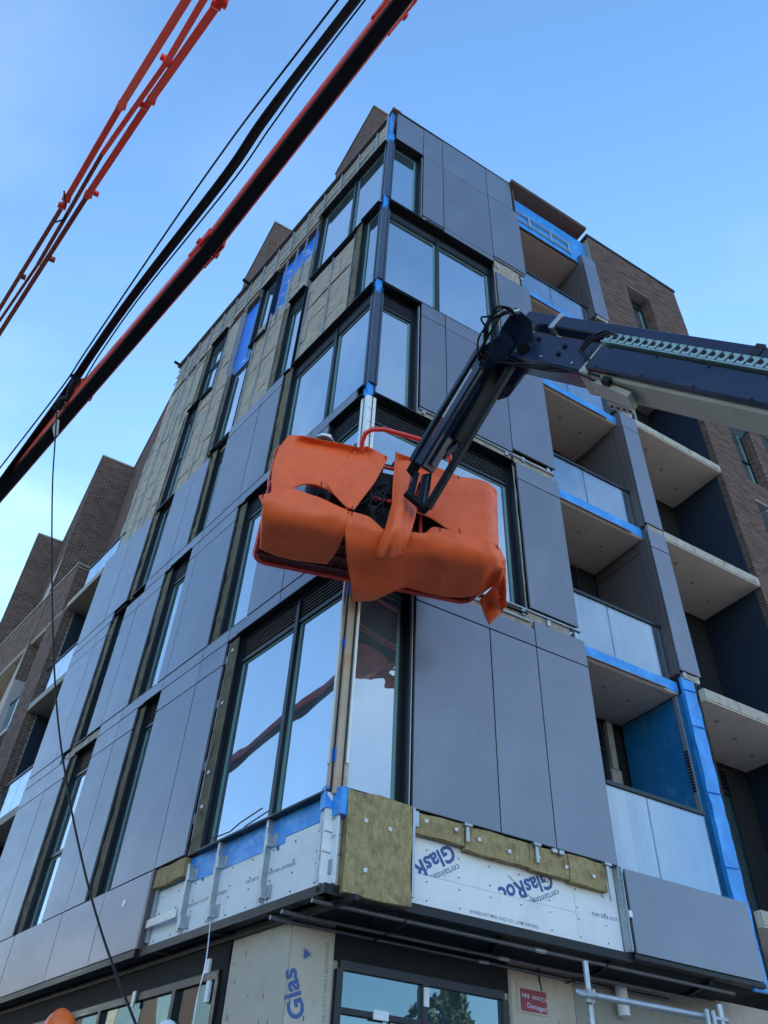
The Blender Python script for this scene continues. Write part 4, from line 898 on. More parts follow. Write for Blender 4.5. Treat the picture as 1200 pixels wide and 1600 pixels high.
# raised guard bar above the control panel
g_ = [N(565, 704, 8.75), N(566, 690, 8.75), N(571, 677, 8.75), N(582, 671, 8.75), N(600, 671, 8.75), N(640, 682, 8.8), N(680, 694, 8.85), N(700, 702, 8.9), N(705, 730, 8.85)]
MB().tube(g_, .028, 12).build('guard_bar', M['red_paint'], LIFT)
MB().tube([BK(-.45, -1.5, 8.02), BK(.15, -1.5, 8.04)], .018).build('panel_rail', M['black_metal'], LIFT)
# control console, joysticks and cables
con = MB().hexa([BK(-.42, -1.58, 7.35), BK(.12, -1.58, 7.35), BK(.12, -1.30, 7.35), BK(-.42, -1.30, 7.35), BK(-.42, -1.62, 7.80), BK(.12, -1.62, 7.80), BK(.12, -1.30, 7.95), BK(-.42, -1.30, 7.95)]).build('control_console', M['black'], LIFT, bevel=.02)
MB().hexa([BK(-.6, -1.55, 6.9), BK(.85, -1.55, 6.9), BK(.85, -1.1, 6.9), BK(-.6, -1.1, 6.9), BK(-.6, -1.55, 7.50), BK(.85, -1.55, 7.50), BK(.85, -1.1, 7.50), BK(-.6, -1.1, 7.50)]).build('dark_gap_fill', M['black'], LIFT, bevel=.02)  # black block added so the gaps between the sheets look dark
for k in range(3): MB().tube([BK(-.3 + k * .14, -1.46, 7.9), BK(-.3 + k * .14, -1.48, 8.03)], .012).build('joystick', M['black'], con)
for k in range(6):
    ra_ = random.Random(k); a = BK(-.40 + .5 * ra_.random(), -1.60, 7.75 - .25 * ra_.random()); b = BK(-.35 + .45 * ra_.random(), -1.70, 7.25 + .3 * ra_.random()); c = BK(-.38 + .5 * ra_.random(), -1.60, 7.0 + .2 * ra_.random())
    MB().tube([a, lerp(a, b, .5) + Vector((.03, -.03, .02)), b, lerp(b, c, .5) + Vector((-.04, 0, 0)), c], .012).build('cable', M['black'], LIFT)
for k in range(3): MB().tube([BK(-.30 + .09 * k, -1.62, 7.45 - .12 * k), BK(-.30 + .09 * k, -1.66, 7.45 - .12 * k)], .03, 14).build('connector', M['steel_dark'], LIFT)
q = []
for k in range(17): a = math.pi * (k / 16) ; q.append(BK(-.10 + .17 * math.sin(a) * -1, -1.66, 7.50 + .20 * math.cos(a)))
MB().tube(q, .016).build('hose_loop', M['black'], LIFT)
MB().tube([BK(.10, -1.5, 8.02), BK(.12, -1.52, 8.07), BK(.16, -1.52, 8.07)], .04, 14).build('beacon', M['black'], LIFT)
for u, z in ((-.42, 8.0), (.70, 8.0)): MB().tube([BK(u, -1.66, z - .1), BK(u + .03, -1.66, z + .1)], .006).build('cable_tie', M['black'], LIFT)
# perforated back panel of the cage
bp = MB().hexa([BK(U0 + .1, Eb - .03, Za + .03), BK(U1 - .1, Eb - .03, Za + .03), BK(U1 - .1, Eb - .02, Za + .03), BK(U0 + .1, Eb - .02, Za + .03), BK(U0 + .1, Eb - .03, Zb - .04), BK(U1 - .1, Eb - .03, Zb - .04), BK(U1 - .1, Eb - .02, Zb - .04), BK(U0 + .1, Eb - .02, Zb - .04)]).build('back_panel', M['dark_red'], LIFT)
# turntable and chassis
tt = A(8.6)
MB().wbox((tt.x - .5, tt.y - 1.0, 1.2), (tt.x + .9, tt.y + .6, 2.3)).build('turntable', M['navy'], LIFT, bevel=.06)
MB().wbox((tt.x - .9, tt.y - 1.5, .65), (tt.x + 1.2, tt.y + 1.3, 1.19)).build('chassis', M['cream'], LIFT, bevel=.05)
for sx_ in (-.95, 1.25):
    for sy in (-1.2, 1.0):
        wh = MB().tube([(tt.x + sx_ - .15, tt.y + sy, .625), (tt.x + sx_ + .15, tt.y + sy, .625)], .48, 24).build('wheel', M['black'], LIFT, bevel=.03)
        MB().tube([(tt.x + sx_ - .16, tt.y + sy, .625), (tt.x + sx_ + .16, tt.y + sy, .625)], .24, 18).build('rim', M['cream'], wh)
# the machine is modelled at nine tenths of its true size
LIFT.scale = (1.1, 1.1, 1.1); LIFT.location = (3.863, -9.42, -.16)

# ================================================================ ORANGE RUBBER SHEETS TIED ROUND THE BASKET
def catmull(G, k):
    def row(P):
        o = []
        for i in range(len(P) - 1):
            p0, p1, p2, p3 = P[max(i - 1, 0)], P[i], P[i + 1], P[min(i + 2, len(P) - 1)]
            for q in range(k):
                t = q / k; o.append(.5 * ((2 * p1) + (p2 - p0) * t + (2 * p0 - 5 * p1 + 4 * p2 - p3) * t * t + (3 * p1 - p0 - 3 * p2 + p3) * t ** 3))
        return o + [P[-1]]
    H = [row([Vector(p) for p in r]) for r in G]
    return [list(r) for r in zip(*[row(list(c)) for c in zip(*H)])]
SHEETS = {'upper_left':[[[-1.368,-0.773,8.569],[-1.284,-0.787,8.611],[-1.223,-0.868,8.572],[-1.14,-0.891,8.571],[-1.056,-0.916,8.571],[-0.972,-0.939,8.571],[-0.889,-0.963,8.577],[-0.804,-0.986,8.584],[-0.719,-1.01,8.591],[-0.635,-1.034,8.591],[-0.55,-1.059,8.589]],[[-1.407,-0.747,8.445],[-1.321,-0.773,8.477],[-1.223,-0.763,8.544],[-1.137,-0.791,8.551],[-1.049,-0.817,8.56],[-0.964,-0.853,8.551],[-0.872,-0.876,8.557],[-0.783,-0.901,8.557],[-0.695,-0.929,8.551],[-0.603,-0.947,8.548],[-0.511,-0.966,8.544]],[[-1.44,-0.726,8.32],[-1.358,-0.778,8.324],[-1.269,-0.802,8.357],[-1.18,-0.828,8.378],[-1.09,-0.853,8.398],[-0.997,-0.879,8.406],[-0.903,-0.905,8.407],[-0.81,-0.931,8.4],[-0.718,-0.956,8.387],[-0.628,-0.982,8.367],[-0.537,-1.007,8.347]],[[-1.455,-0.709,8.19],[-1.375,-0.771,8.185],[-1.285,-0.798,8.22],[-1.196,-0.823,8.253],[-1.103,-0.848,8.281],[-1.008,-0.876,8.295],[-0.912,-0.902,8.293],[-0.816,-0.929,8.281],[-0.725,-0.954,8.258],[-0.634,-0.979,8.23],[-0.542,-1.005,8.202]],[[-1.46,-0.702,8.054],[-1.38,-0.77,8.045],[-1.291,-0.798,8.083],[-1.202,-0.821,8.129],[-1.111,-0.846,8.167],[-1.015,-0.874,8.184],[-0.918,-0.9,8.181],[-0.824,-0.927,8.164],[-0.733,-0.952,8.132],[-0.642,-0.977,8.095],[-0.553,-1.001,8.059]],[[-1.455,-0.709,7.911],[-1.375,-0.771,7.907],[-1.287,-0.798,7.95],[-1.202,-0.822,8.004],[-1.112,-0.847,8.052],[-1.016,-0.874,8.074],[-0.922,-0.9,8.069],[-0.827,-0.927,8.046],[-0.739,-0.951,8.006],[-0.652,-0.975,7.962],[-0.565,-0.999,7.918]],[[-1.443,-0.723,7.769],[-1.362,-0.776,7.773],[-1.276,-0.801,7.823],[-1.193,-0.824,7.886],[-1.107,-0.848,7.943],[-1.013,-0.875,7.968],[-0.92,-0.901,7.961],[-0.827,-0.927,7.934],[-0.742,-0.95,7.885],[-0.659,-0.973,7.834],[-0.575,-0.996,7.782]],[[-1.429,-0.737,7.629],[-1.346,-0.782,7.642],[-1.263,-0.804,7.696],[-1.184,-0.826,7.77],[-1.1,-0.85,7.834],[-1.009,-0.876,7.863],[-0.916,-0.901,7.856],[-0.827,-0.925,7.823],[-0.746,-0.949,7.767],[-0.665,-0.971,7.707],[-0.586,-0.993,7.648]]],'flap_mid':[[[-0.565,-0.989,8.609],[-0.509,-1.032,8.63],[-0.472,-1.11,8.609],[-0.373,-1.062,8.665],[-0.312,-1.089,8.623],[-0.252,-1.116,8.584],[-0.174,-1.109,8.583]],[[-0.62,-1.005,8.478],[-0.533,-0.977,8.561],[-0.474,-1.008,8.576],[-0.403,-1.012,8.561],[-0.36,-1.073,8.477],[-0.299,-1.099,8.434],[-0.233,-1.12,8.404]],[[-0.672,-1.011,8.36],[-0.608,-1.028,8.372],[-0.544,-1.043,8.385],[-0.48,-1.059,8.351],[-0.415,-1.074,8.313],[-0.348,-1.089,8.28],[-0.278,-1.107,8.256]],[[-0.716,-1.006,8.256],[-0.653,-1.02,8.252],[-0.591,-1.035,8.247],[-0.527,-1.049,8.208],[-0.462,-1.063,8.168],[-0.394,-1.077,8.134],[-0.322,-1.095,8.111]],[[-0.761,-1.002,8.153],[-0.702,-1.016,8.133],[-0.642,-1.028,8.113],[-0.58,-1.04,8.07],[-0.515,-1.051,8.028],[-0.449,-1.065,7.993],[-0.376,-1.081,7.975]],[[-0.807,-1.002,8.049],[-0.751,-1.013,8.013],[-0.694,-1.023,7.979],[-0.634,-1.032,7.934],[-0.571,-1.04,7.892],[-0.505,-1.051,7.859],[-0.432,-1.065,7.845]],[[-0.854,-1.004,7.946],[-0.8,-1.011,7.898],[-0.746,-1.018,7.85],[-0.686,-1.023,7.803],[-0.625,-1.029,7.759],[-0.559,-1.037,7.728],[-0.486,-1.05,7.717]],[[-0.899,-1.004,7.845],[-0.847,-1.008,7.784],[-0.795,-1.012,7.724],[-0.738,-1.016,7.674],[-0.678,-1.018,7.629],[-0.613,-1.024,7.597],[-0.539,-1.035,7.591]]],'lower_left':[[[-1.55,-0.686,7.558],[-1.474,-0.744,7.585],[-1.395,-0.788,7.627],[-1.303,-0.81,7.683],[-1.21,-0.836,7.72],[-1.114,-0.863,7.705],[-1.017,-0.889,7.69],[-0.922,-0.917,7.675],[-0.828,-0.944,7.646],[-0.734,-0.969,7.616],[-0.64,-0.996,7.587],[-0.546,-1.021,7.559]],[[-1.509,-0.69,7.482],[-1.437,-0.744,7.5],[-1.36,-0.779,7.538],[-1.273,-0.8,7.582],[-1.186,-0.828,7.61],[-1.096,-0.855,7.594],[-1.005,-0.881,7.577],[-0.916,-0.909,7.561],[-0.828,-0.935,7.534],[-0.74,-0.962,7.507],[-0.65,-0.984,7.484],[-0.561,-1.007,7.461]],[[-1.468,-0.668,7.425],[-1.399,-0.72,7.433],[-1.328,-0.759,7.455],[-1.248,-0.789,7.481],[-1.166,-0.818,7.498],[-1.081,-0.844,7.483],[-0.995,-0.867,7.468],[-0.91,-0.891,7.457],[-0.824,-0.91,7.44],[-0.738,-0.931,7.421],[-0.651,-0.949,7.405],[-0.563,-0.966,7.389]],[[-1.446,-0.617,7.375],[-1.379,-0.672,7.371],[-1.309,-0.714,7.381],[-1.234,-0.747,7.394],[-1.155,-0.781,7.401],[-1.07,-0.801,7.393],[-0.986,-0.821,7.384],[-0.901,-0.842,7.377],[-0.815,-0.858,7.366],[-0.728,-0.873,7.357],[-0.642,-0.888,7.348],[-0.555,-0.905,7.339]],[[-1.416,-0.538,7.352],[-1.352,-0.6,7.332],[-1.281,-0.637,7.334],[-1.208,-0.672,7.338],[-1.132,-0.708,7.341],[-1.048,-0.724,7.335],[-0.964,-0.74,7.332],[-0.88,-0.76,7.328],[-0.795,-0.775,7.322],[-0.711,-0.789,7.318],[-0.625,-0.802,7.315],[-0.54,-0.818,7.31]],[[-1.376,-0.441,7.343],[-1.311,-0.491,7.324],[-1.24,-0.522,7.323],[-1.166,-0.55,7.324],[-1.092,-0.586,7.322],[-1.01,-0.599,7.32],[-0.927,-0.615,7.319],[-0.847,-0.635,7.317],[-0.764,-0.65,7.315],[-0.682,-0.666,7.312],[-0.601,-0.683,7.31],[-0.518,-0.701,7.309]],[[-1.334,-0.341,7.337],[-1.267,-0.379,7.319],[-1.193,-0.396,7.319],[-1.119,-0.416,7.319],[-1.045,-0.445,7.318],[-0.965,-0.459,7.317],[-0.885,-0.476,7.316],[-0.808,-0.498,7.315],[-0.729,-0.516,7.313],[-0.651,-0.536,7.312],[-0.573,-0.558,7.31],[-0.495,-0.579,7.309]],[[-1.292,-0.24,7.329],[-1.223,-0.264,7.313],[-1.147,-0.27,7.313],[-1.072,-0.28,7.313],[-1.0,-0.303,7.313],[-0.924,-0.318,7.312],[-0.849,-0.336,7.312],[-0.775,-0.36,7.311],[-0.702,-0.383,7.31],[-0.629,-0.406,7.31],[-0.557,-0.433,7.309],[-0.484,-0.46,7.309]],[[-1.248,-0.136,7.323],[-1.178,-0.144,7.31],[-1.101,-0.139,7.31],[-1.027,-0.14,7.309],[-0.956,-0.157,7.309],[-0.883,-0.172,7.309],[-0.813,-0.191,7.309],[-0.745,-0.218,7.309],[-0.676,-0.246,7.309],[-0.608,-0.273,7.309],[-0.542,-0.305,7.309],[-0.475,-0.337,7.309]]],'lower_right':[[[-0.565,-1.01,7.576],[-0.456,-1.041,7.57],[-0.352,-1.07,7.549],[-0.261,-1.088,7.481],[-0.163,-1.098,7.43],[-0.055,-1.136,7.444],[0.055,-1.171,7.461],[0.166,-1.206,7.476],[0.277,-1.242,7.492],[0.363,-1.269,7.598],[0.479,-1.301,7.613],[0.592,-1.332,7.609],[0.7,-1.362,7.583],[0.815,-1.394,7.584],[0.932,-1.427,7.594],[1.04,-1.457,7.573],[1.168,-1.442,7.556]],[[-0.584,-1.0,7.428],[-0.473,-1.029,7.429],[-0.363,-1.053,7.421],[-0.258,-1.055,7.388],[-0.152,-1.057,7.364],[-0.044,-1.099,7.382],[0.066,-1.139,7.398],[0.177,-1.177,7.409],[0.29,-1.215,7.421],[0.367,-1.265,7.493],[0.485,-1.298,7.506],[0.601,-1.331,7.505],[0.713,-1.361,7.486],[0.831,-1.394,7.493],[0.949,-1.429,7.506],[1.062,-1.458,7.502],[1.236,-1.394,7.559]],[[-0.58,-0.942,7.329],[-0.466,-0.973,7.334],[-0.352,-0.996,7.334],[-0.242,-0.997,7.32],[-0.131,-0.998,7.315],[-0.025,-1.048,7.332],[0.085,-1.093,7.351],[0.2,-1.131,7.36],[0.315,-1.171,7.368],[0.389,-1.236,7.415],[0.506,-1.274,7.422],[0.625,-1.309,7.423],[0.744,-1.337,7.415],[0.86,-1.375,7.422],[0.979,-1.416,7.437],[1.096,-1.442,7.448],[1.271,-1.386,7.518]],[[-0.535,-0.881,7.245],[-0.42,-0.913,7.254],[-0.305,-0.938,7.261],[-0.191,-0.938,7.265],[-0.081,-0.945,7.272],[0.022,-0.999,7.291],[0.129,-1.05,7.309],[0.246,-1.086,7.318],[0.363,-1.123,7.325],[0.437,-1.198,7.352],[0.553,-1.238,7.357],[0.671,-1.274,7.361],[0.792,-1.303,7.357],[0.908,-1.346,7.366],[1.024,-1.392,7.379],[1.146,-1.413,7.411],[1.31,-1.372,7.483]],[[-0.473,-0.79,7.189],[-0.36,-0.823,7.202],[-0.244,-0.847,7.214],[-0.133,-0.853,7.23],[-0.026,-0.868,7.244],[0.072,-0.929,7.264],[0.176,-0.98,7.284],[0.296,-1.011,7.294],[0.415,-1.045,7.302],[0.484,-1.128,7.309],[0.601,-1.167,7.312],[0.716,-1.207,7.316],[0.837,-1.236,7.317],[0.946,-1.286,7.322],[1.057,-1.339,7.333],[1.175,-1.363,7.375],[1.332,-1.331,7.454]],[[-0.396,-0.679,7.154],[-0.284,-0.712,7.169],[-0.169,-0.738,7.186],[-0.065,-0.757,7.203],[0.034,-0.786,7.222],[0.13,-0.845,7.248],[0.233,-0.895,7.274],[0.355,-0.918,7.286],[0.476,-0.945,7.297],[0.553,-1.021,7.299],[0.669,-1.06,7.301],[0.782,-1.101,7.304],[0.901,-1.133,7.306],[1.002,-1.193,7.308],[1.102,-1.257,7.311],[1.219,-1.28,7.365],[1.311,-1.325,7.383]],[[-0.307,-0.559,7.128],[-0.197,-0.593,7.146],[-0.085,-0.622,7.165],[0.013,-0.654,7.186],[0.105,-0.696,7.208],[0.196,-0.757,7.239],[0.297,-0.804,7.268],[0.421,-0.821,7.283],[0.547,-0.841,7.297],[0.631,-0.906,7.298],[0.747,-0.941,7.3],[0.858,-0.985,7.302],[0.975,-1.019,7.306],[1.07,-1.085,7.307],[1.174,-1.142,7.319],[1.32,-1.127,7.425],[1.372,-1.221,7.41]],[[-0.216,-0.437,7.1],[-0.108,-0.472,7.122],[0.001,-0.504,7.144],[0.09,-0.549,7.168],[0.172,-0.605,7.192],[0.26,-0.666,7.23],[0.359,-0.712,7.264],[0.485,-0.721,7.281],[0.609,-0.734,7.295],[0.705,-0.785,7.298],[0.821,-0.818,7.3],[0.928,-0.863,7.302],[1.038,-0.903,7.305],[1.131,-0.973,7.308],[1.235,-1.024,7.329],[1.362,-1.029,7.426],[1.381,-1.163,7.392]],[[-0.111,-0.294,7.089],[-0.007,-0.331,7.112],[0.099,-0.368,7.136],[0.178,-0.429,7.163],[0.25,-0.502,7.19],[0.333,-0.564,7.231],[0.428,-0.61,7.268],[0.556,-0.611,7.287],[0.681,-0.619,7.302],[0.785,-0.657,7.304],[0.9,-0.687,7.305],[1.003,-0.735,7.307],[1.109,-0.781,7.308],[1.194,-0.856,7.31],[1.31,-0.89,7.351],[1.401,-0.934,7.423],[1.393,-1.099,7.377]],[[0.057,-0.03,7.173],[0.142,-0.107,7.169],[0.234,-0.165,7.18],[0.281,-0.289,7.173],[0.337,-0.388,7.195],[0.414,-0.451,7.24],[0.505,-0.498,7.28],[0.633,-0.493,7.299],[0.759,-0.495,7.315],[0.873,-0.52,7.316],[0.986,-0.547,7.316],[1.085,-0.6,7.316],[1.184,-0.653,7.316],[1.263,-0.732,7.318],[1.433,-0.692,7.43],[1.42,-0.866,7.395],[1.408,-1.031,7.366]]],'upper_right':[[[-0.117,-1.175,8.66],[-0.002,-1.21,8.635],[0.112,-1.244,8.609],[0.228,-1.279,8.586],[0.384,-1.249,8.635],[0.494,-1.288,8.597],[0.605,-1.328,8.559],[0.738,-1.337,8.559],[0.868,-1.365,8.584],[0.992,-1.4,8.589],[1.104,-1.439,8.554],[1.197,-1.448,8.474]],[[-0.095,-1.128,8.562],[0.041,-1.131,8.585],[0.155,-1.171,8.564],[0.278,-1.194,8.554],[0.403,-1.214,8.54],[0.498,-1.274,8.473],[0.605,-1.317,8.427],[0.718,-1.351,8.396],[0.843,-1.385,8.408],[0.967,-1.419,8.416],[1.09,-1.444,8.401],[1.238,-1.393,8.4]],[[-0.098,-1.123,8.416],[0.021,-1.156,8.411],[0.139,-1.189,8.408],[0.256,-1.222,8.388],[0.372,-1.254,8.358],[0.484,-1.285,8.32],[0.596,-1.317,8.285],[0.712,-1.349,8.255],[0.834,-1.383,8.261],[0.958,-1.418,8.27],[1.08,-1.445,8.256],[1.241,-1.383,8.275]],[[-0.102,-1.122,8.269],[0.017,-1.155,8.274],[0.136,-1.188,8.278],[0.253,-1.221,8.261],[0.369,-1.253,8.229],[0.479,-1.284,8.186],[0.591,-1.315,8.147],[0.705,-1.347,8.119],[0.826,-1.381,8.118],[0.95,-1.415,8.13],[1.071,-1.444,8.116],[1.238,-1.38,8.142]],[[-0.102,-1.121,8.126],[0.017,-1.155,8.14],[0.136,-1.188,8.152],[0.253,-1.221,8.135],[0.367,-1.252,8.102],[0.475,-1.283,8.055],[0.586,-1.314,8.013],[0.701,-1.346,7.984],[0.82,-1.379,7.978],[0.944,-1.414,7.991],[1.064,-1.444,7.978],[1.236,-1.376,8.013]],[[-0.102,-1.121,7.987],[0.018,-1.155,8.008],[0.139,-1.188,8.027],[0.254,-1.221,8.012],[0.367,-1.252,7.978],[0.474,-1.282,7.926],[0.583,-1.313,7.882],[0.696,-1.345,7.852],[0.814,-1.376,7.841],[0.938,-1.412,7.857],[1.057,-1.442,7.845],[1.233,-1.374,7.884]],[[-0.101,-1.122,7.849],[0.018,-1.156,7.877],[0.139,-1.189,7.904],[0.254,-1.222,7.89],[0.367,-1.253,7.855],[0.471,-1.282,7.799],[0.579,-1.312,7.751],[0.692,-1.343,7.722],[0.807,-1.375,7.705],[0.932,-1.411,7.723],[1.051,-1.441,7.714],[1.213,-1.393,7.735]],[[-0.101,-1.122,7.715],[0.02,-1.156,7.75],[0.141,-1.189,7.785],[0.255,-1.222,7.771],[0.367,-1.253,7.735],[0.47,-1.281,7.674],[0.575,-1.31,7.625],[0.689,-1.342,7.596],[0.802,-1.373,7.574],[0.926,-1.408,7.593],[1.044,-1.44,7.585],[1.199,-1.405,7.596]]],'hanging_strip':[[[-0.085,-1.193,8.483],[-0.054,-1.204,8.504],[-0.02,-1.21,8.53],[0.009,-1.226,8.534],[0.03,-1.254,8.509],[0.054,-1.277,8.488]],[[-0.1,-1.203,8.278],[-0.078,-1.229,8.279],[-0.057,-1.254,8.28],[-0.033,-1.274,8.283],[-0.005,-1.291,8.277],[0.021,-1.306,8.27]],[[-0.108,-1.2,8.093],[-0.092,-1.236,8.082],[-0.077,-1.271,8.071],[-0.056,-1.294,8.071],[-0.03,-1.308,8.072],[-0.003,-1.323,8.074]],[[-0.12,-1.198,7.912],[-0.11,-1.243,7.889],[-0.101,-1.288,7.866],[-0.081,-1.314,7.866],[-0.055,-1.326,7.874],[-0.029,-1.339,7.882]],[[-0.146,-1.189,7.736],[-0.141,-1.246,7.703],[-0.135,-1.301,7.669],[-0.117,-1.329,7.667],[-0.089,-1.342,7.681],[-0.062,-1.356,7.694]],[[-0.173,-1.183,7.564],[-0.17,-1.248,7.52],[-0.167,-1.31,7.48],[-0.15,-1.342,7.477],[-0.122,-1.358,7.494],[-0.093,-1.371,7.511]],[[-0.187,-1.154,7.418],[-0.18,-1.219,7.376],[-0.176,-1.282,7.334],[-0.157,-1.318,7.331],[-0.13,-1.337,7.35],[-0.102,-1.354,7.368]],[[-0.188,-1.082,7.317],[-0.178,-1.151,7.272],[-0.168,-1.22,7.225],[-0.146,-1.26,7.222],[-0.114,-1.282,7.244],[-0.082,-1.303,7.266]],[[-0.176,-0.973,7.25],[-0.161,-1.052,7.198],[-0.144,-1.129,7.148],[-0.112,-1.171,7.148],[-0.07,-1.191,7.178],[-0.027,-1.211,7.21]],[[-0.135,-0.809,7.232],[-0.108,-0.899,7.176],[-0.079,-0.984,7.125],[-0.026,-1.019,7.14],[0.039,-1.029,7.19],[0.103,-1.04,7.24]]],'hanging_strip_tail':[[[-0.073,-1.348,7.835],[-0.015,-1.313,7.841],[0.042,-1.277,7.849],[0.08,-1.271,7.824],[0.12,-1.264,7.799]],[[-0.089,-1.351,7.67],[-0.024,-1.315,7.692],[0.042,-1.28,7.713],[0.089,-1.274,7.704],[0.136,-1.269,7.695]],[[-0.107,-1.356,7.509],[-0.041,-1.317,7.541],[0.025,-1.276,7.575],[0.072,-1.27,7.58],[0.118,-1.263,7.585]],[[-0.108,-1.337,7.375],[-0.046,-1.301,7.412],[0.014,-1.266,7.449],[0.057,-1.26,7.464],[0.1,-1.254,7.48]],[[-0.092,-1.293,7.271],[-0.036,-1.26,7.311],[0.021,-1.228,7.352],[0.057,-1.226,7.375],[0.094,-1.224,7.399]],[[-0.081,-1.224,7.19],[-0.025,-1.194,7.236],[0.03,-1.164,7.281],[0.061,-1.169,7.309],[0.092,-1.174,7.335]],[[-0.092,-1.115,7.148],[-0.03,-1.092,7.195],[0.034,-1.068,7.242],[0.067,-1.089,7.265],[0.1,-1.11,7.287]],[[-0.091,-0.983,7.126],[-0.018,-0.961,7.178],[0.057,-0.939,7.232],[0.088,-0.983,7.244],[0.121,-1.024,7.258]]],'right_side':[[[1.166,-1.413,7.605],[1.24,-1.39,7.587],[1.274,-1.389,7.521],[1.312,-1.379,7.463]],[[1.172,-1.405,7.489],[1.26,-1.358,7.487],[1.301,-1.348,7.428],[1.384,-1.285,7.419]],[[1.245,-1.314,7.463],[1.289,-1.316,7.399],[1.381,-1.246,7.397],[1.481,-1.163,7.401]],[[1.302,-1.228,7.425],[1.36,-1.213,7.371],[1.469,-1.126,7.378],[1.453,-1.184,7.242]],[[1.378,-1.096,7.422],[1.426,-1.099,7.344],[1.552,-1.0,7.36],[1.527,-1.084,7.2]],[[1.414,-1.012,7.371],[1.496,-0.979,7.322],[1.641,-0.869,7.343],[1.605,-0.978,7.161]]],'corner_tip':[[[1.431,-0.99,7.401],[1.519,-0.938,7.394],[1.551,-0.953,7.32],[1.659,-0.868,7.335],[1.59,-0.997,7.153]],[[1.449,-0.896,7.409],[1.499,-0.884,7.356],[1.531,-0.895,7.281],[1.636,-0.811,7.29],[1.744,-0.725,7.301]],[[1.456,-0.812,7.405],[1.539,-0.755,7.387],[1.603,-0.721,7.348],[1.617,-0.749,7.25],[1.722,-0.666,7.254]],[[1.462,-0.727,7.401],[1.518,-0.698,7.352],[1.583,-0.658,7.311],[1.601,-0.68,7.217],[1.704,-0.597,7.217]],[[1.458,-0.656,7.386],[1.502,-0.636,7.321],[1.566,-0.59,7.279],[1.587,-0.608,7.187],[1.69,-0.523,7.184]]]}
lab = {'upper_left': 'orange rubber sheet wrapped round the upper left of the work basket', 'flap_mid': 'orange rubber flap with slanted edges folded over the basket, left of the control console',
       'lower_left': 'wide orange rubber sheet round the lower left of the basket with a rolled corner', 'lower_right': 'largest orange rubber sheet wrapped under the lower right of the basket',
       'upper_right': 'orange rubber sheet behind the jib on the upper right of the basket', 'hanging_strip': 'long narrow orange rubber strip hanging beside the jib foot',
       'hanging_strip_tail': 'curled orange tail with a pointed end below the jib foot', 'right_side': 'narrow orange sheet hanging down the right end of the basket', 'corner_tip': 'pointed orange rubber tip dangling at the bottom right corner of the basket'}
for nm, G in SHEETS.items():
    H = catmull(G, 4); sd_ = hash(nm) % 50 + 0.0; sd_ = len(nm) * 3.7
    m_, n_ = len(H), len(H[0]); K = []
    for j in range(m_):
        r = []
        for i in range(n_):
            p = H[j][i]; a = H[min(j + 1, m_ - 1)][i] - H[max(j - 1, 0)][i]; b = H[j][min(i + 1, n_ - 1)] - H[j][max(i - 1, 0)]
            nr = b.cross(a)
            nr = nr.normalized() if nr.length > 1e-9 else Vector((0, -1, 0))
            if nr.dot(CAM - p) < 0: nr = -nr
            q = Vector((p.x * 1.6, p.y * 1.6, p.z * 2.4 + sd_)); u_ = (i / (n_ - 1)); v_ = j / (m_ - 1)
            amp = .026 if nm in ('upper_left', 'lower_left', 'lower_right', 'upper_right') else .012
            edge = min(1, 5 * min(u_, 1 - u_, v_, 1 - v_) + .12); rg = (1 - abs(noise.noise(q * 1.3 + Vector((9, 2, 1)))) * 2.2)
            fold = math.sin(v_ * 7 + 4 * u_ + sd_) * .35 * (1 - abs(2 * u_ - 1))
            r.append(p + nr * (amp * edge * (noise.noise(q) * 1.1 + fold * .5 + .1 + .45 * rg) + .005 * noise.noise(q * 5) * edge))
        K.append(r)
    b = MB().grid(K)
    cen = sum((K[0][0], K[-1][-1]), Vector()) / 2
    ob = b.build('rubber_sheet', M['orange'], None, label=lab[nm], cat='rubber sheet', group='orange rubber sheets tied round the basket', recalc=False)
    md = ob.modifiers.new('thick', 'SOLIDIFY'); md.thickness = .007; md.offset = 0
    for p in ob.data.polygons: p.use_smooth = True
    ks = {'upper_left': ((.35, .06), (.62, .96), (.97, .04)), 'flap_mid': ((.93, .97), (.95, .05)), 'lower_left': ((.05, .05), (.97, .04)), 'lower_right': ((.02, .03), (.62, .04), (.99, .05)), 'upper_right': ((.62, .05), (.64, .93))}.get(nm, ())
    for (uu, vv) in ks:
        p = K[int(vv * (m_ - 1))][int(uu * (n_ - 1))]; p2 = p + (CAM - p).normalized() * .012
        MB().tube([p2 + Vector((0, 0, .03)), p2 + (CAM - p).normalized() * .008, p2 - Vector((0, 0, .03))], .005, 6).build('cable_tie', M['black'], ob)

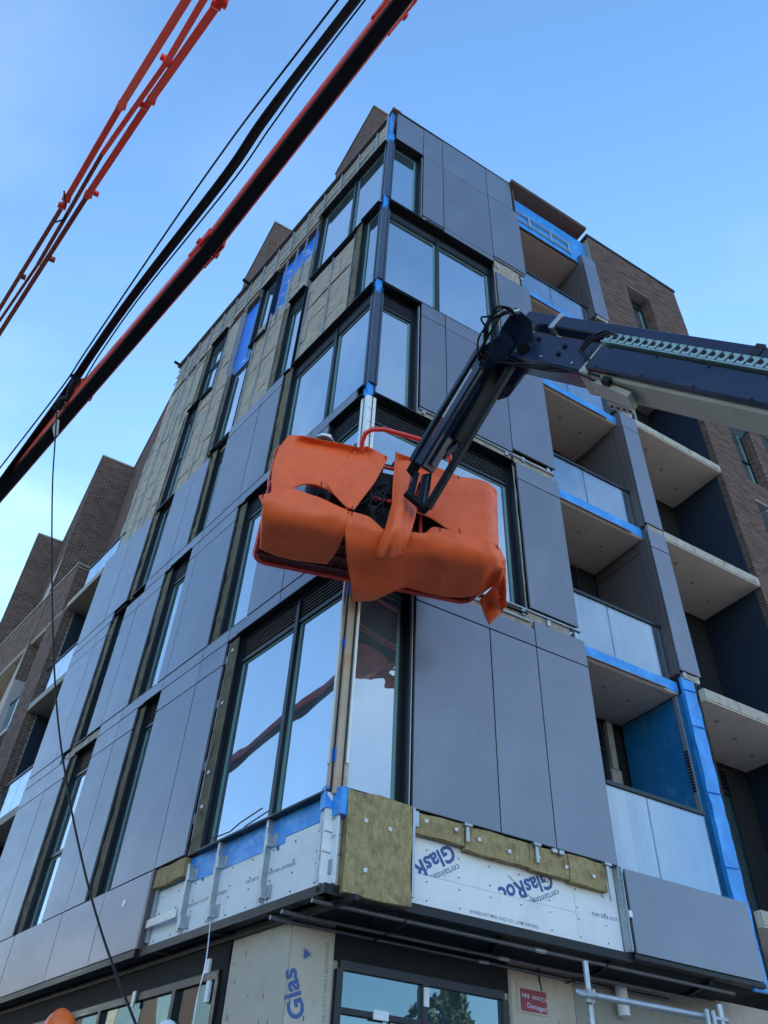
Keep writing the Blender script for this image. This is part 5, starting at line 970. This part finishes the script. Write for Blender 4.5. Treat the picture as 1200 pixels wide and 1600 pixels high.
# ================================================================ PEOPLE
def person(label, loc, face, hat, vest, trousers, raise_=0.0, group=None, hs=1.0):
    t = thing('person', label, 'person', loc, group)
    L0 = Vector(loc); c, s = math.cos(face), math.sin(face)
    def W(x, y, z): return L0 + Vector((x * c - y * s, x * s + y * c, z)) * hs       # y is forward
    V = {'pel': (0, 0, .95, .125), 'waist': (0, 0, 1.08, .12), 'chest': (0, .01, 1.30, .135), 'up': (0, .0, 1.43, .10), 'neck': (0, .01, 1.53, .055), 'hd0': (0, .03, 1.60, .075), 'hd1': (0, .03, 1.70, .088), 'hd2': (0, .02, 1.76, .07), 'nose': (0, .115, 1.665, .017),
         'earl': (.085, .02, 1.67, .02), 'earr': (-.085, .02, 1.67, .02)}
    Ed = [('pel', 'waist'), ('waist', 'chest'), ('chest', 'up'), ('up', 'neck'), ('neck', 'hd0'), ('hd0', 'hd1'), ('hd1', 'hd2'), ('hd1', 'nose'), ('hd1', 'earl'), ('hd1', 'earr')]
    for k, sg in (('l', 1), ('r', -1)):
        V['sh' + k] = (.17 * sg, 0, 1.42, .06); V['el' + k] = (.24 * sg, .05 + .05 * raise_, 1.14 + .05 * raise_, .045); V['wr' + k] = (.20 * sg, .28 + .05 * raise_, 1.18 + .22 * raise_, .028); V['pm' + k] = (.19 * sg, .35 + .05 * raise_, 1.20 + .25 * raise_, .032)
        Ed += [('up', 'sh' + k), ('sh' + k, 'el' + k), ('el' + k, 'wr' + k), ('wr' + k, 'pm' + k)]
        for f, (dx, ln) in enumerate(((-.030, .075), (-.010, .085), (.010, .08), (.028, .065))):
            x, y, z, _ = V['pm' + k]
            V[f'fa{f}{k}'] = (x + dx, y + ln * .55, z, .010); V[f'fb{f}{k}'] = (x + dx, y + ln * .85, z - .03, .008)
            Ed += [('pm' + k, f'fa{f}{k}'), (f'fa{f}{k}', f'fb{f}{k}')]
        x, y, z, _ = V['pm' + k]; V['th' + k] = (x - .05 * sg, y + .01, z + .01, .012); Ed += [('pm' + k, 'th' + k)]
        V['hip' + k] = (.09 * sg, 0, .88, .10); V['kn' + k] = (.10 * sg, .02, .50, .065); V['an' + k] = (.10 * sg, 0, .10, .045); V['to' + k] = (.11 * sg, .15, .045, .04)
        Ed += [('pel', 'hip' + k), ('hip' + k, 'kn' + k), ('kn' + k, 'an' + k), ('an' + k, 'to' + k)]
    keys = list(V); idx = {k: i for i, k in enumerate(keys)}
    me = bpy.data.meshes.new('body'); me.from_pydata([W(*V[k][:3]) - L0 for k in keys], [(idx[a], idx[b]) for a, b in Ed], [])
    ob = bpy.data.objects.new('body', me); COL.objects.link(ob); place(ob, loc, t)
    sk = ob.modifiers.new('skin', 'SKIN')
    for i, k in enumerate(keys): me.skin_vertices[0].data[i].radius = (V[k][3], V[k][3]); me.skin_vertices[0].data[i].use_root = (k == 'pel')
    sb = ob.modifiers.new('sub', 'SUBSURF'); sb.levels = 1; sb.render_levels = 1
    dg = bpy.context.evaluated_depsgraph_get(); me2 = bpy.data.meshes.new_from_object(ob.evaluated_get(dg))
    ob.modifiers.clear(); ob.data = me2
    me2.materials.clear(); 
    for m_ in (M['skin'], vest, trousers, M['black']): me2.materials.append(m_)
    for p in me2.polygons:
        p.use_smooth = True; z = p.center.z; lx = p.center.length
        xy = Vector((p.center.x, p.center.y)).length
        fwd = -p.center.x * s + p.center.y * c
        p.material_index = 3 if z < .12 else 2 if z < .98 and fwd < .2 else (1 if z < 1.52 and fwd < .27 else 0)
    H = W(0, .02, 1.735)
    sc = 1
    shell = MB().ball(H, .135, 20, 8, half=True, sc=(1, 1, .95)).build('hard_hat', hat, t)
    b = MB(); b.grid([[H + Vector((math.cos(a) * r, math.sin(a) * r, zz)) + (W(0, 1, 0) - W(0, 0, 0)) * (f * max(0, math.cos(a - face - math.pi / 2))) for a in [2 * math.pi * k / 24 for k in range(25)]] for r, zz, f in ((.13, .004, 0), (.155, -.006, .04), (.155, -.012, .04), (.13, -.008, 0))])
    b.build('hat_brim', hat, shell)
    MB().tube([W(0, .02 + .13 * math.cos(a) * -1, 1.735 + .131 * math.sin(a)) for a in [math.pi * k / 10 for k in range(1, 10)]], .012, 8).build('hat_ridge', hat, shell)
    for sg in (1, -1):
        MB().ball(W(.032 * sg, .108, 1.69), .013, 8, 6).build('eye', M['hat_white'], ob)
        MB().ball(W(.032 * sg, .119, 1.69), .006, 8, 6).build('pupil', M['black'], ob)
    MB().tube([W(-.025, .108, 1.615), W(0, .116, 1.612), W(.025, .108, 1.615)], .006, 6).build('mouth', M['dark_red'], ob)
    return t
def at_hat(x, y, d): return N(x, y, d)
h = at_hat(508, 686, 10.56); person('worker in a white hard hat standing inside the orange wrapped basket', (h.x, h.y, 7.43 + .0), math.radians(20), M['hat_white'], M['hivis'], M['denim'], .5, hs=(h.z + .07 - 7.43) / 1.865)
h = at_hat(98, 1576, 8.9); person('worker in an orange hard hat by the shopfront at the lower left', (h.x, h.y, h.z - 1.87), math.radians(-60), M['hat_orange'], M['hivis'], M['denim'])
ZD = h.z - 1.87
h = at_hat(263, 1594, 8.9); person('worker in a white hard hat beside the ground floor glazing, only the crown showing', (h.x, h.y, h.z - 1.87), math.radians(-70), M['hat_white'], M['hivis'], M['denim'])
ZD2 = h.z - 1.87
PLAT = thing('work_platform', 'low mobile scaffold platform beneath the two workers at the shopfront', 'scaffold', (-1.7, 1.4, 0))
for (px, py, zz) in ((98, 1583, ZD), (263, 1594, ZD2)):
    h = at_hat(px, py, 8.9); MB().wbox((h.x - .42, h.y - .45, zz - .06), (h.x + .40, h.y + .45, zz - .005)).build('deck_board', M['wood'], PLAT)
    for a in (-.38, .36):
        for b in (-.4, .4): MB().tube([(h.x + a, h.y + b, 0), (h.x + a, h.y + b, zz - .06)], .025).build('leg', M['galv'], PLAT)

# ================================================================ AERIAL BOOMS AGAINST THE SKY
Q0, Qm, Q1 = N(626, 0, 9.7), N(325, 388, 10.5), N(-14, 785, 14.2)
CB_ = thing('aerial_boom', 'long straight red boom with black underside crossing the sky from top centre leftwards', 'boom', (Q0.x, Q0.y, 0))
Qa = Q0 - (Qm - Q0).normalized() * 6.5; Qb = Q1 + (Q1 - Qm).normalized() * 11
def bseg(p, q, nm):
    d = (q - p).normalized(); sd2 = d.cross(Vector((0, 0, 1))).normalized(); up = sd2.cross(d)
    MB().beam(p, q, .205, .175).build(nm, M['red_paint'], CB_, bevel=.02)
    MB().beam(p - up * .10, q - up * .10, .16, .05).build('hose_bundle', M['black'], CB_, bevel=.012)
    for k in range(9):
        f = (k + .5) / 9; c_ = lerp(p, q, f) - up * .127
        MB().beam(c_ - sd2 * .06, c_ + sd2 * .06, .03, .006, up=up).build('hose_strap', M['black_metal'], CB_)
bseg(Qa, Qm, 'boom_arm'); bseg(Qm, Qb, 'boom_arm')
for (x, y, d_, nx, ny) in ((618, 10, 9.72, 1, 0), (325, 388, 10.5, 0, 0), (128, 615, 12.5, 0, 0)):
    p = N(x, y, d_); qd = ((Qm - Q0) if y < 380 else (Q1 - Qm)).normalized(); qs = qd.cross(Vector((0, 0, 1))).normalized()
    for sg in (-1, 1):
        k = MB().beam(p - qd * .20 + qs * sg * .11, p + qd * .20 + qs * sg * .11, .03, .18, w2=.025, h2=.10).build('joint_lug', M['red_paint'], CB_, bevel=.012)
        MB().tube([p + qs * sg * .11, p + qs * sg * .15], .045, 16).build('joint_pin', M['red_paint'], k)
        MB().tube([p + qd * .22 + qs * sg * .08, p + qd * .22 + qs * sg * .125], .032, 16).build('joint_pin', M['red_paint'], k)
mb_ = Vector((Qa.x + .2, Qa.y - .4, 0))
MB().beam(Qa - Vector((0, 0, .1)), (mb_.x, mb_.y - 3.2, 1.6), .30, .30).build('lower_arm', M['red_paint'], CB_, bevel=.02)
MB().wbox((mb_.x - 1.0, mb_.y - 4.6, .5), (mb_.x + 1.0, mb_.y - 2.0, 1.7)).build('base', M['red_paint'], CB_, bevel=.05)
for a in (-1.05, 1.05):
    for b in (-4.2, -2.4): MB().tube([(mb_.x + a - .15, mb_.y + b, .45), (mb_.x + a + .15, mb_.y + b, .45)], .45, 20).build('wheel', M['black'], CB_)
CBL = thing('cable_bundle', 'bundle of black cables running alongside the black bellied boom', 'cables', (Q0.x - .5, Q0.y, 0))
cl = [(562, -8, 10.0), (418, 181, 10.2), (352, 275, 10.4), (215, 452, 11.2), (150, 545, 11.9), (113, 600, 12.4), (60, 672, 12.9), (-20, 782, 13.8)]
for k, (o, r) in enumerate(((-5, .018), (-2.5, .024), (0, .026), (2.5, .024), (5, .018), (12, .010))):
    pts = [N(x + o * (1 + .25 * math.sin(i * 1.7 + k)) * (1 - .055 * i), y + o * .6 * (1 - .06 * i), d + .02 * k) for i, (x, y, d) in enumerate(cl)]
    MB().tube(chain([Qa + Vector((-.30 + .03 * k, .1, -.02))] + pts), r, 8).build('cable', M['black'], CBL)
w0 = [N(537, -12, 8.9), N(330, 262, 10.2), N(140, 540, 12), N(96, 606, 12.3), N(-10, 744, 13.5)]
tag(MB().tube(chain([Qa + Vector((-.36, .1, .05))] + w0), .011, 6).build('guide_wire', M['black']), 'single thin black wire stretched just above the cable bundle', 'wire')
CL = thing('cable_clamp', 'black cable clamp with a white tag near the lower left end of the boom', 'clamp', tuple(N(95, 632, 12.3)))
MB().tube(chain([N(88, 640, 12.3), N(95, 625, 12.3), N(106, 622, 12.3), N(112, 606, 12.3), N(124, 590, 12.3)]), .045, 8).build('clamp_body', M['black'], CL)
for a, b in (((86, 630), (96, 640)), ((90, 640), (100, 628)), ((112, 585), (120, 600))): MB().tube([N(*a, 12.28), N(*b, 12.28)], .03, 8).build('clamp_jaw', M['black_metal'], CL)
MB().plate([N(88, 655, 12.2), N(92, 656, 12.2), N(90, 678, 12.2), N(84, 682, 12.2), N(82, 668, 12.2)], (.01, .01, 0)).build('tag', M['tape'], CL)
pl = [(89, 640, 12.3), (86, 690, 12.0), (82, 760, 11.6), (81, 880, 10.9), (83, 1000, 10.2), (90, 1120, 9.5), (107, 1240, 8.8), (132, 1360, 8.2), (163, 1470, 7.7), (212, 1600, 7.2), (262, 1720, 6.9)]
tag(MB().tube(chain([N(*p) for p in pl]), .010, 8).build('hanging_cable', M['black']), 'slack black cable hanging from the boom clamp down across the left facade', 'cable')
tag(MB().tube(chain([FL.p(1.98, 4.0, .02), N(322, 1500, 8.0), N(308, 1560, 7.9), N(300, 1620, 7.9), N(298, 1700, 7.9)]), .005, 6).build('thin_cord', M['tape']), 'thin pale cord hanging below the left corner bracket rail', 'cord')

# far red boom: three parallel arms
AB = thing('aerial_boom', 'far red folded boom of three slender parallel arms at the upper left', 'boom', (-5, -4, 0))
def ab(p, q, r, m, name, ext0=0, ext1=0):
    a, b = N(*p), N(*q); d = (b - a).normalized()
    return MB().beam(a - d * ext0, b + d * ext1, r, r * 1.1).build(name, M[m], AB, bevel=.012)
M['red_far'] = mat('bright_red_paint', (.95, .045, .022), .45, 0, .5, var=.08, vs=4)
M['brown_far'] = mat('worn_brown_paint', (.30, .065, .045), .6, 0, .4, var=.2, vs=6)
ab((291, 0, 17), (187, 168, 19.2), .15, 'red_far', 'upper_arm', 1.5); ab((187, 168, 19.2), (103, 313, 21.2), .13, 'red_far', 'upper_arm'); ab((101, 317, 21.3), (-4, 488, 24), .10, 'brown_far', 'upper_arm', 0, 1)
ab((318, 0, 17), (262, 95, 18.1), .12, 'red_far', 'middle_arm', 1.5); ab((262, 95, 18.1), (160, 240, 20.2), .10, 'red_far', 'middle_arm'); ab((160, 240, 20.2), (60, 412, 22.6), .09, 'brown_far', 'middle_arm'); ab((60, 412, 22.6), (-4, 506, 24), .07, 'brown_far', 'middle_arm', 0, 1)
ab((346, -2, 17), (236, 155, 18.9), .15, 'red_far', 'lower_arm', 1.5); ab((236, 155, 18.9), (135, 308, 21.1), .14, 'red_far', 'lower_arm'); ab((135, 308, 21.1), (-4, 526, 24), .11, 'brown_far', 'lower_arm', 0, 1)
ab((250, 112, 18.4), (168, 228, 20.1), .10, 'red_far', 'stay_arm')
for (x, y, d, r) in ((347, 4, 17, .12), (338, 8, 17, .10), (262, 98, 18.2, .12), (258, 92, 18.2, .09), (236, 157, 19, .11), (226, 166, 19, .09), (190, 165, 19.2, .10), (104, 310, 21.2, .12), (97, 322, 21.3, .10), (138, 304, 21.1, .11), (148, 302, 21, .09), (34, 432, 23, .1), (80, 405, 22.5, .1)):
    p = N(x, y, d); MB().tube([p - Vector((.09, 0, 0)), p + Vector((.09, 0, .02))], r * .75, 12).build('knuckle', M['red_far'] if y < 330 else M['brown_far'], AB)
for a, b in (((100, 298), (103, 322)), ((84, 348), (102, 342)), ((106, 330), (96, 350))): MB().tube([N(*a, 21), N(*b, 21)], .02, 6).build('short_rod', M['black_metal'], AB)
a0 = N(318, 0, 17) - (N(160, 240, 20.2) - N(318, 0, 17)).normalized() * 1.4
MB().beam(a0, (-1, -26, 1.5), .3, .3).build('riser_arm', M['red_far'], AB, bevel=.02)
MB().wbox((-2.2, -28, .5), (.2, -24.5, 1.7)).build('base', M['red_far'], AB, bevel=.05)
for a in (-2.3, .3):
    for b in (-27.4, -25.1): MB().tube([(a - .15, b, .45), (a + .15, b, .45)], .45, 20).build('wheel', M['black'], AB)

# ================================================================ STEEL PIPES UNDER THE SOFFIT, SCAFFOLD, SIGN
PR = [(-.02, 3.86, .18, 5.6, 'uppermost steel pipe of the three slung below the overhang'), (-.12, 3.84, .62, 5.4, 'middle steel pipe of the three slung below the overhang'), (-.14, 3.83, .84, 5.2, 'rear steel pipe of the three slung below the overhang, starting furthest left')]
for x0, z, y, x1, lb_ in PR:
    t = thing('steel_pipe', lb_, 'pipe', (x0, y, z), 'steel pipes slung below the overhang')
    xm = x0 + (x1 - x0) * .48
    MB().tube([(x0, y, z), (xm, y, z)], .021, 12).build('pipe_length', M['pipe'], t); MB().tube([(xm, y, z), (x1, y, z)], .021, 12).build('pipe_length', M['pipe'], t); MB().tube([(xm - .07, y, z), (xm + .07, y, z)], .025, 12).build('pipe_coupler', M['galv'], t)
for x in (1.0, 3.6): MB().tube([(x, .10, 3.93), (x, .18, 3.82), (x, .86, 3.79), (x, .87, 3.93)], .008, 6).build('pipe_hanger', M['steel_dark'], BLD)
SC = thing('scaffold_guardrail', 'galvanised scaffold tube frame standing at the bottom right', 'scaffold', (2.9, -.6, 0))
pa, pb = N(914, 1502, 8.6), N(921, 1640, 8.3)
MB().tube([pa, (pa.x, pa.y, 0)], .026, 14).build('standard', M['galv'], SC)
ra, rb_ = N(925, 1555, 8.5), N(1128, 1594, 8.9); rd = (rb_ - ra).normalized()
MB().tube([ra - rd * .15, rb_ + rd * .05], .027, 14).build('guard_tube', M['galv'], SC)
cp = MB().tube([N(921, 1545, 8.5), N(921, 1566, 8.5)], .05, 14).build('coupler', M['galv'], SC)
MB().tube([N(905, 1553, 8.45), N(935, 1557, 8.45)], .022, 10).build('coupler_bolt', M['galv'], cp)
MB().tube([rb_ + Vector((0, 0, .12)), (rb_.x, rb_.y, 0)], .026, 14).build('standard', M['galv'], SC)
for dx in (-.18, -.1): MB().tube([rb_ + Vector((dx, 0, .06)), rb_ + Vector((dx, 0, -.1))], .02, 8).build('pin', M['galv'], SC)
SG = thing('site_sign', 'small worn red sign with pale lettering on the board wall beside the shopfront', 'sign', (3.1, .84, 3.55))
MB().box(FG, 2.88, 3.30, 3.42, 3.74, .024, .03).build('plastic_sleeve', M['grey_board'], SG)
sgp = MB().box(FG, 2.92, 3.28, 3.44, 3.65, .031, .036).build('sign_board', M['red_sign'], SG)
text(FG, 'FIRE  WATCH', 2.935, 3.565, .0365, .058, -2, M['white_print'], sgp); text(FG, 'Damaged', 3.0, 3.475, .0365, .07, -3, M['white_print'], sgp)

# ================================================================ ACROSS THE STREET (seen only as reflections)
OB = thing('opposite_building', 'brown building across the street, mirrored in the corner windows', 'building', (9, -24, 0))
MB().wbox((2, -34, 0), (18, -24, 5.2)).build('wall', M['brick'], OB)
MB().wbox((18.05, -34, 0), (60, -25, 7)).build('wall', M['brick'], OB)
for i in range(7):
    for j in range(1): 
        q = MB().wbox((3 + i * 2.1, -23.99, 1.5 + j * 3.1), (4.2 + i * 2.1, -23.93, 3.6 + j * 3.1)).build('window', M['glass'], OB)
OC = thing('opposite_building', 'pale building across the side street, mirrored in the shopfront glass', 'building', (-20, 4, 0))
MB().wbox((-32, -6, 0), (-20, 150, 12.5)).build('wall', M['brick'], OC)
for i in range(50):
    for j in range(3): 
        MB().wbox((-19.99, -5 + i * 2.8, 1.3 + j * 3.2), (-19.93, -3.4 + i * 2.8, 3.5 + j * 3.2)).build('window', M['glass_dark'], OC)
        if (i + j) % 3 == 0: MB().wbox((-19.995, -3.3 + i * 2.8, 1.0 + j * 3.2), (-19.95, -2.3 + i * 2.8, 3.9 + j * 3.2)).build('wall_panel', M['concrete'], OC)
# street lamp mirrored in the left corner window, and a tree mirrored in the shopfront
SLx = thing('street_lamp', 'street lamp with curved arm by the kerb, mirrored in the left corner window', 'street lamp', (-6.6, -2.2, 0))
MB().tube(chain([Vector((-6.6, -2.2, 0)), Vector((-6.6, -2.2, 6.6)), Vector((-6.5, -1.6, 7.3)), Vector((-6.3, -.3, 7.55)), Vector((-6.2, .3, 7.5))]), .05, 10).build('pole', M['galv'], SLx)
MB().ball((-6.15, .6, 7.5), .3, 16, 10, sc=(.45, 1, .3)).build('lamp_head', M['galv'], SLx)
SL2 = thing('street_lamp', 'globe lamp on a straight pole by the kerb, mirrored in the left corner window', 'street lamp', (-5.9, -3.4, 0))
MB().tube([(-5.9, -3.4, 0), (-5.9, -3.4, 6.3)], .04, 10).build('pole', M['galv'], SL2)
MB().ball((-5.9, -3.4, 6.45), .18, 16, 10).build('lamp_globe', M['lamp_globe'], SL2)
TR_ = thing('tree', 'leafy street tree across the street, mirrored in the shopfront glass', 'tree', (12, -14, 0))
MB().tube([(12, -14, 0), (12.1, -14, 2.5), (12, -13.9, 5)], [.25, .18, .08], 10).build('trunk', M['bark'], TR_)
for k in range(6):
    a = k * 1.05; MB().tube([(12.05, -14, 2.2 + k * .4), (12 + math.cos(a) * 1.6, -14 + math.sin(a) * 1.6, 4.2 + k * .4)], [.08, .03], 8).build('limb', M['bark'], TR_)
q = MB()
for k in range(3500):
    a = random.uniform(0, 2 * math.pi); z = random.random() ** .8; r = (1 - z) ** .5 * 2.5 * random.random() ** .4; c = Vector((12 + r * math.cos(a), -14 + r * math.sin(a), 2.6 + z * 4.6))
    if noise.noise(c * .9) < -.12: continue
    n1 = Vector((random.gauss(0, 1), random.gauss(0, 1), random.gauss(0, 1))).normalized() * .12; n2 = n1.cross(Vector((random.gauss(0, 1), random.gauss(0, 1), random.gauss(0, 1)))).normalized() * .07
    b = len(q.v); q.v += [c - n1, c + n2, c + n1, c - n2]; q.f.append((b, b + 1, b + 2, b + 3))
q.build('crown', M['leaf'], TR_, kind='stuff', recalc=False)
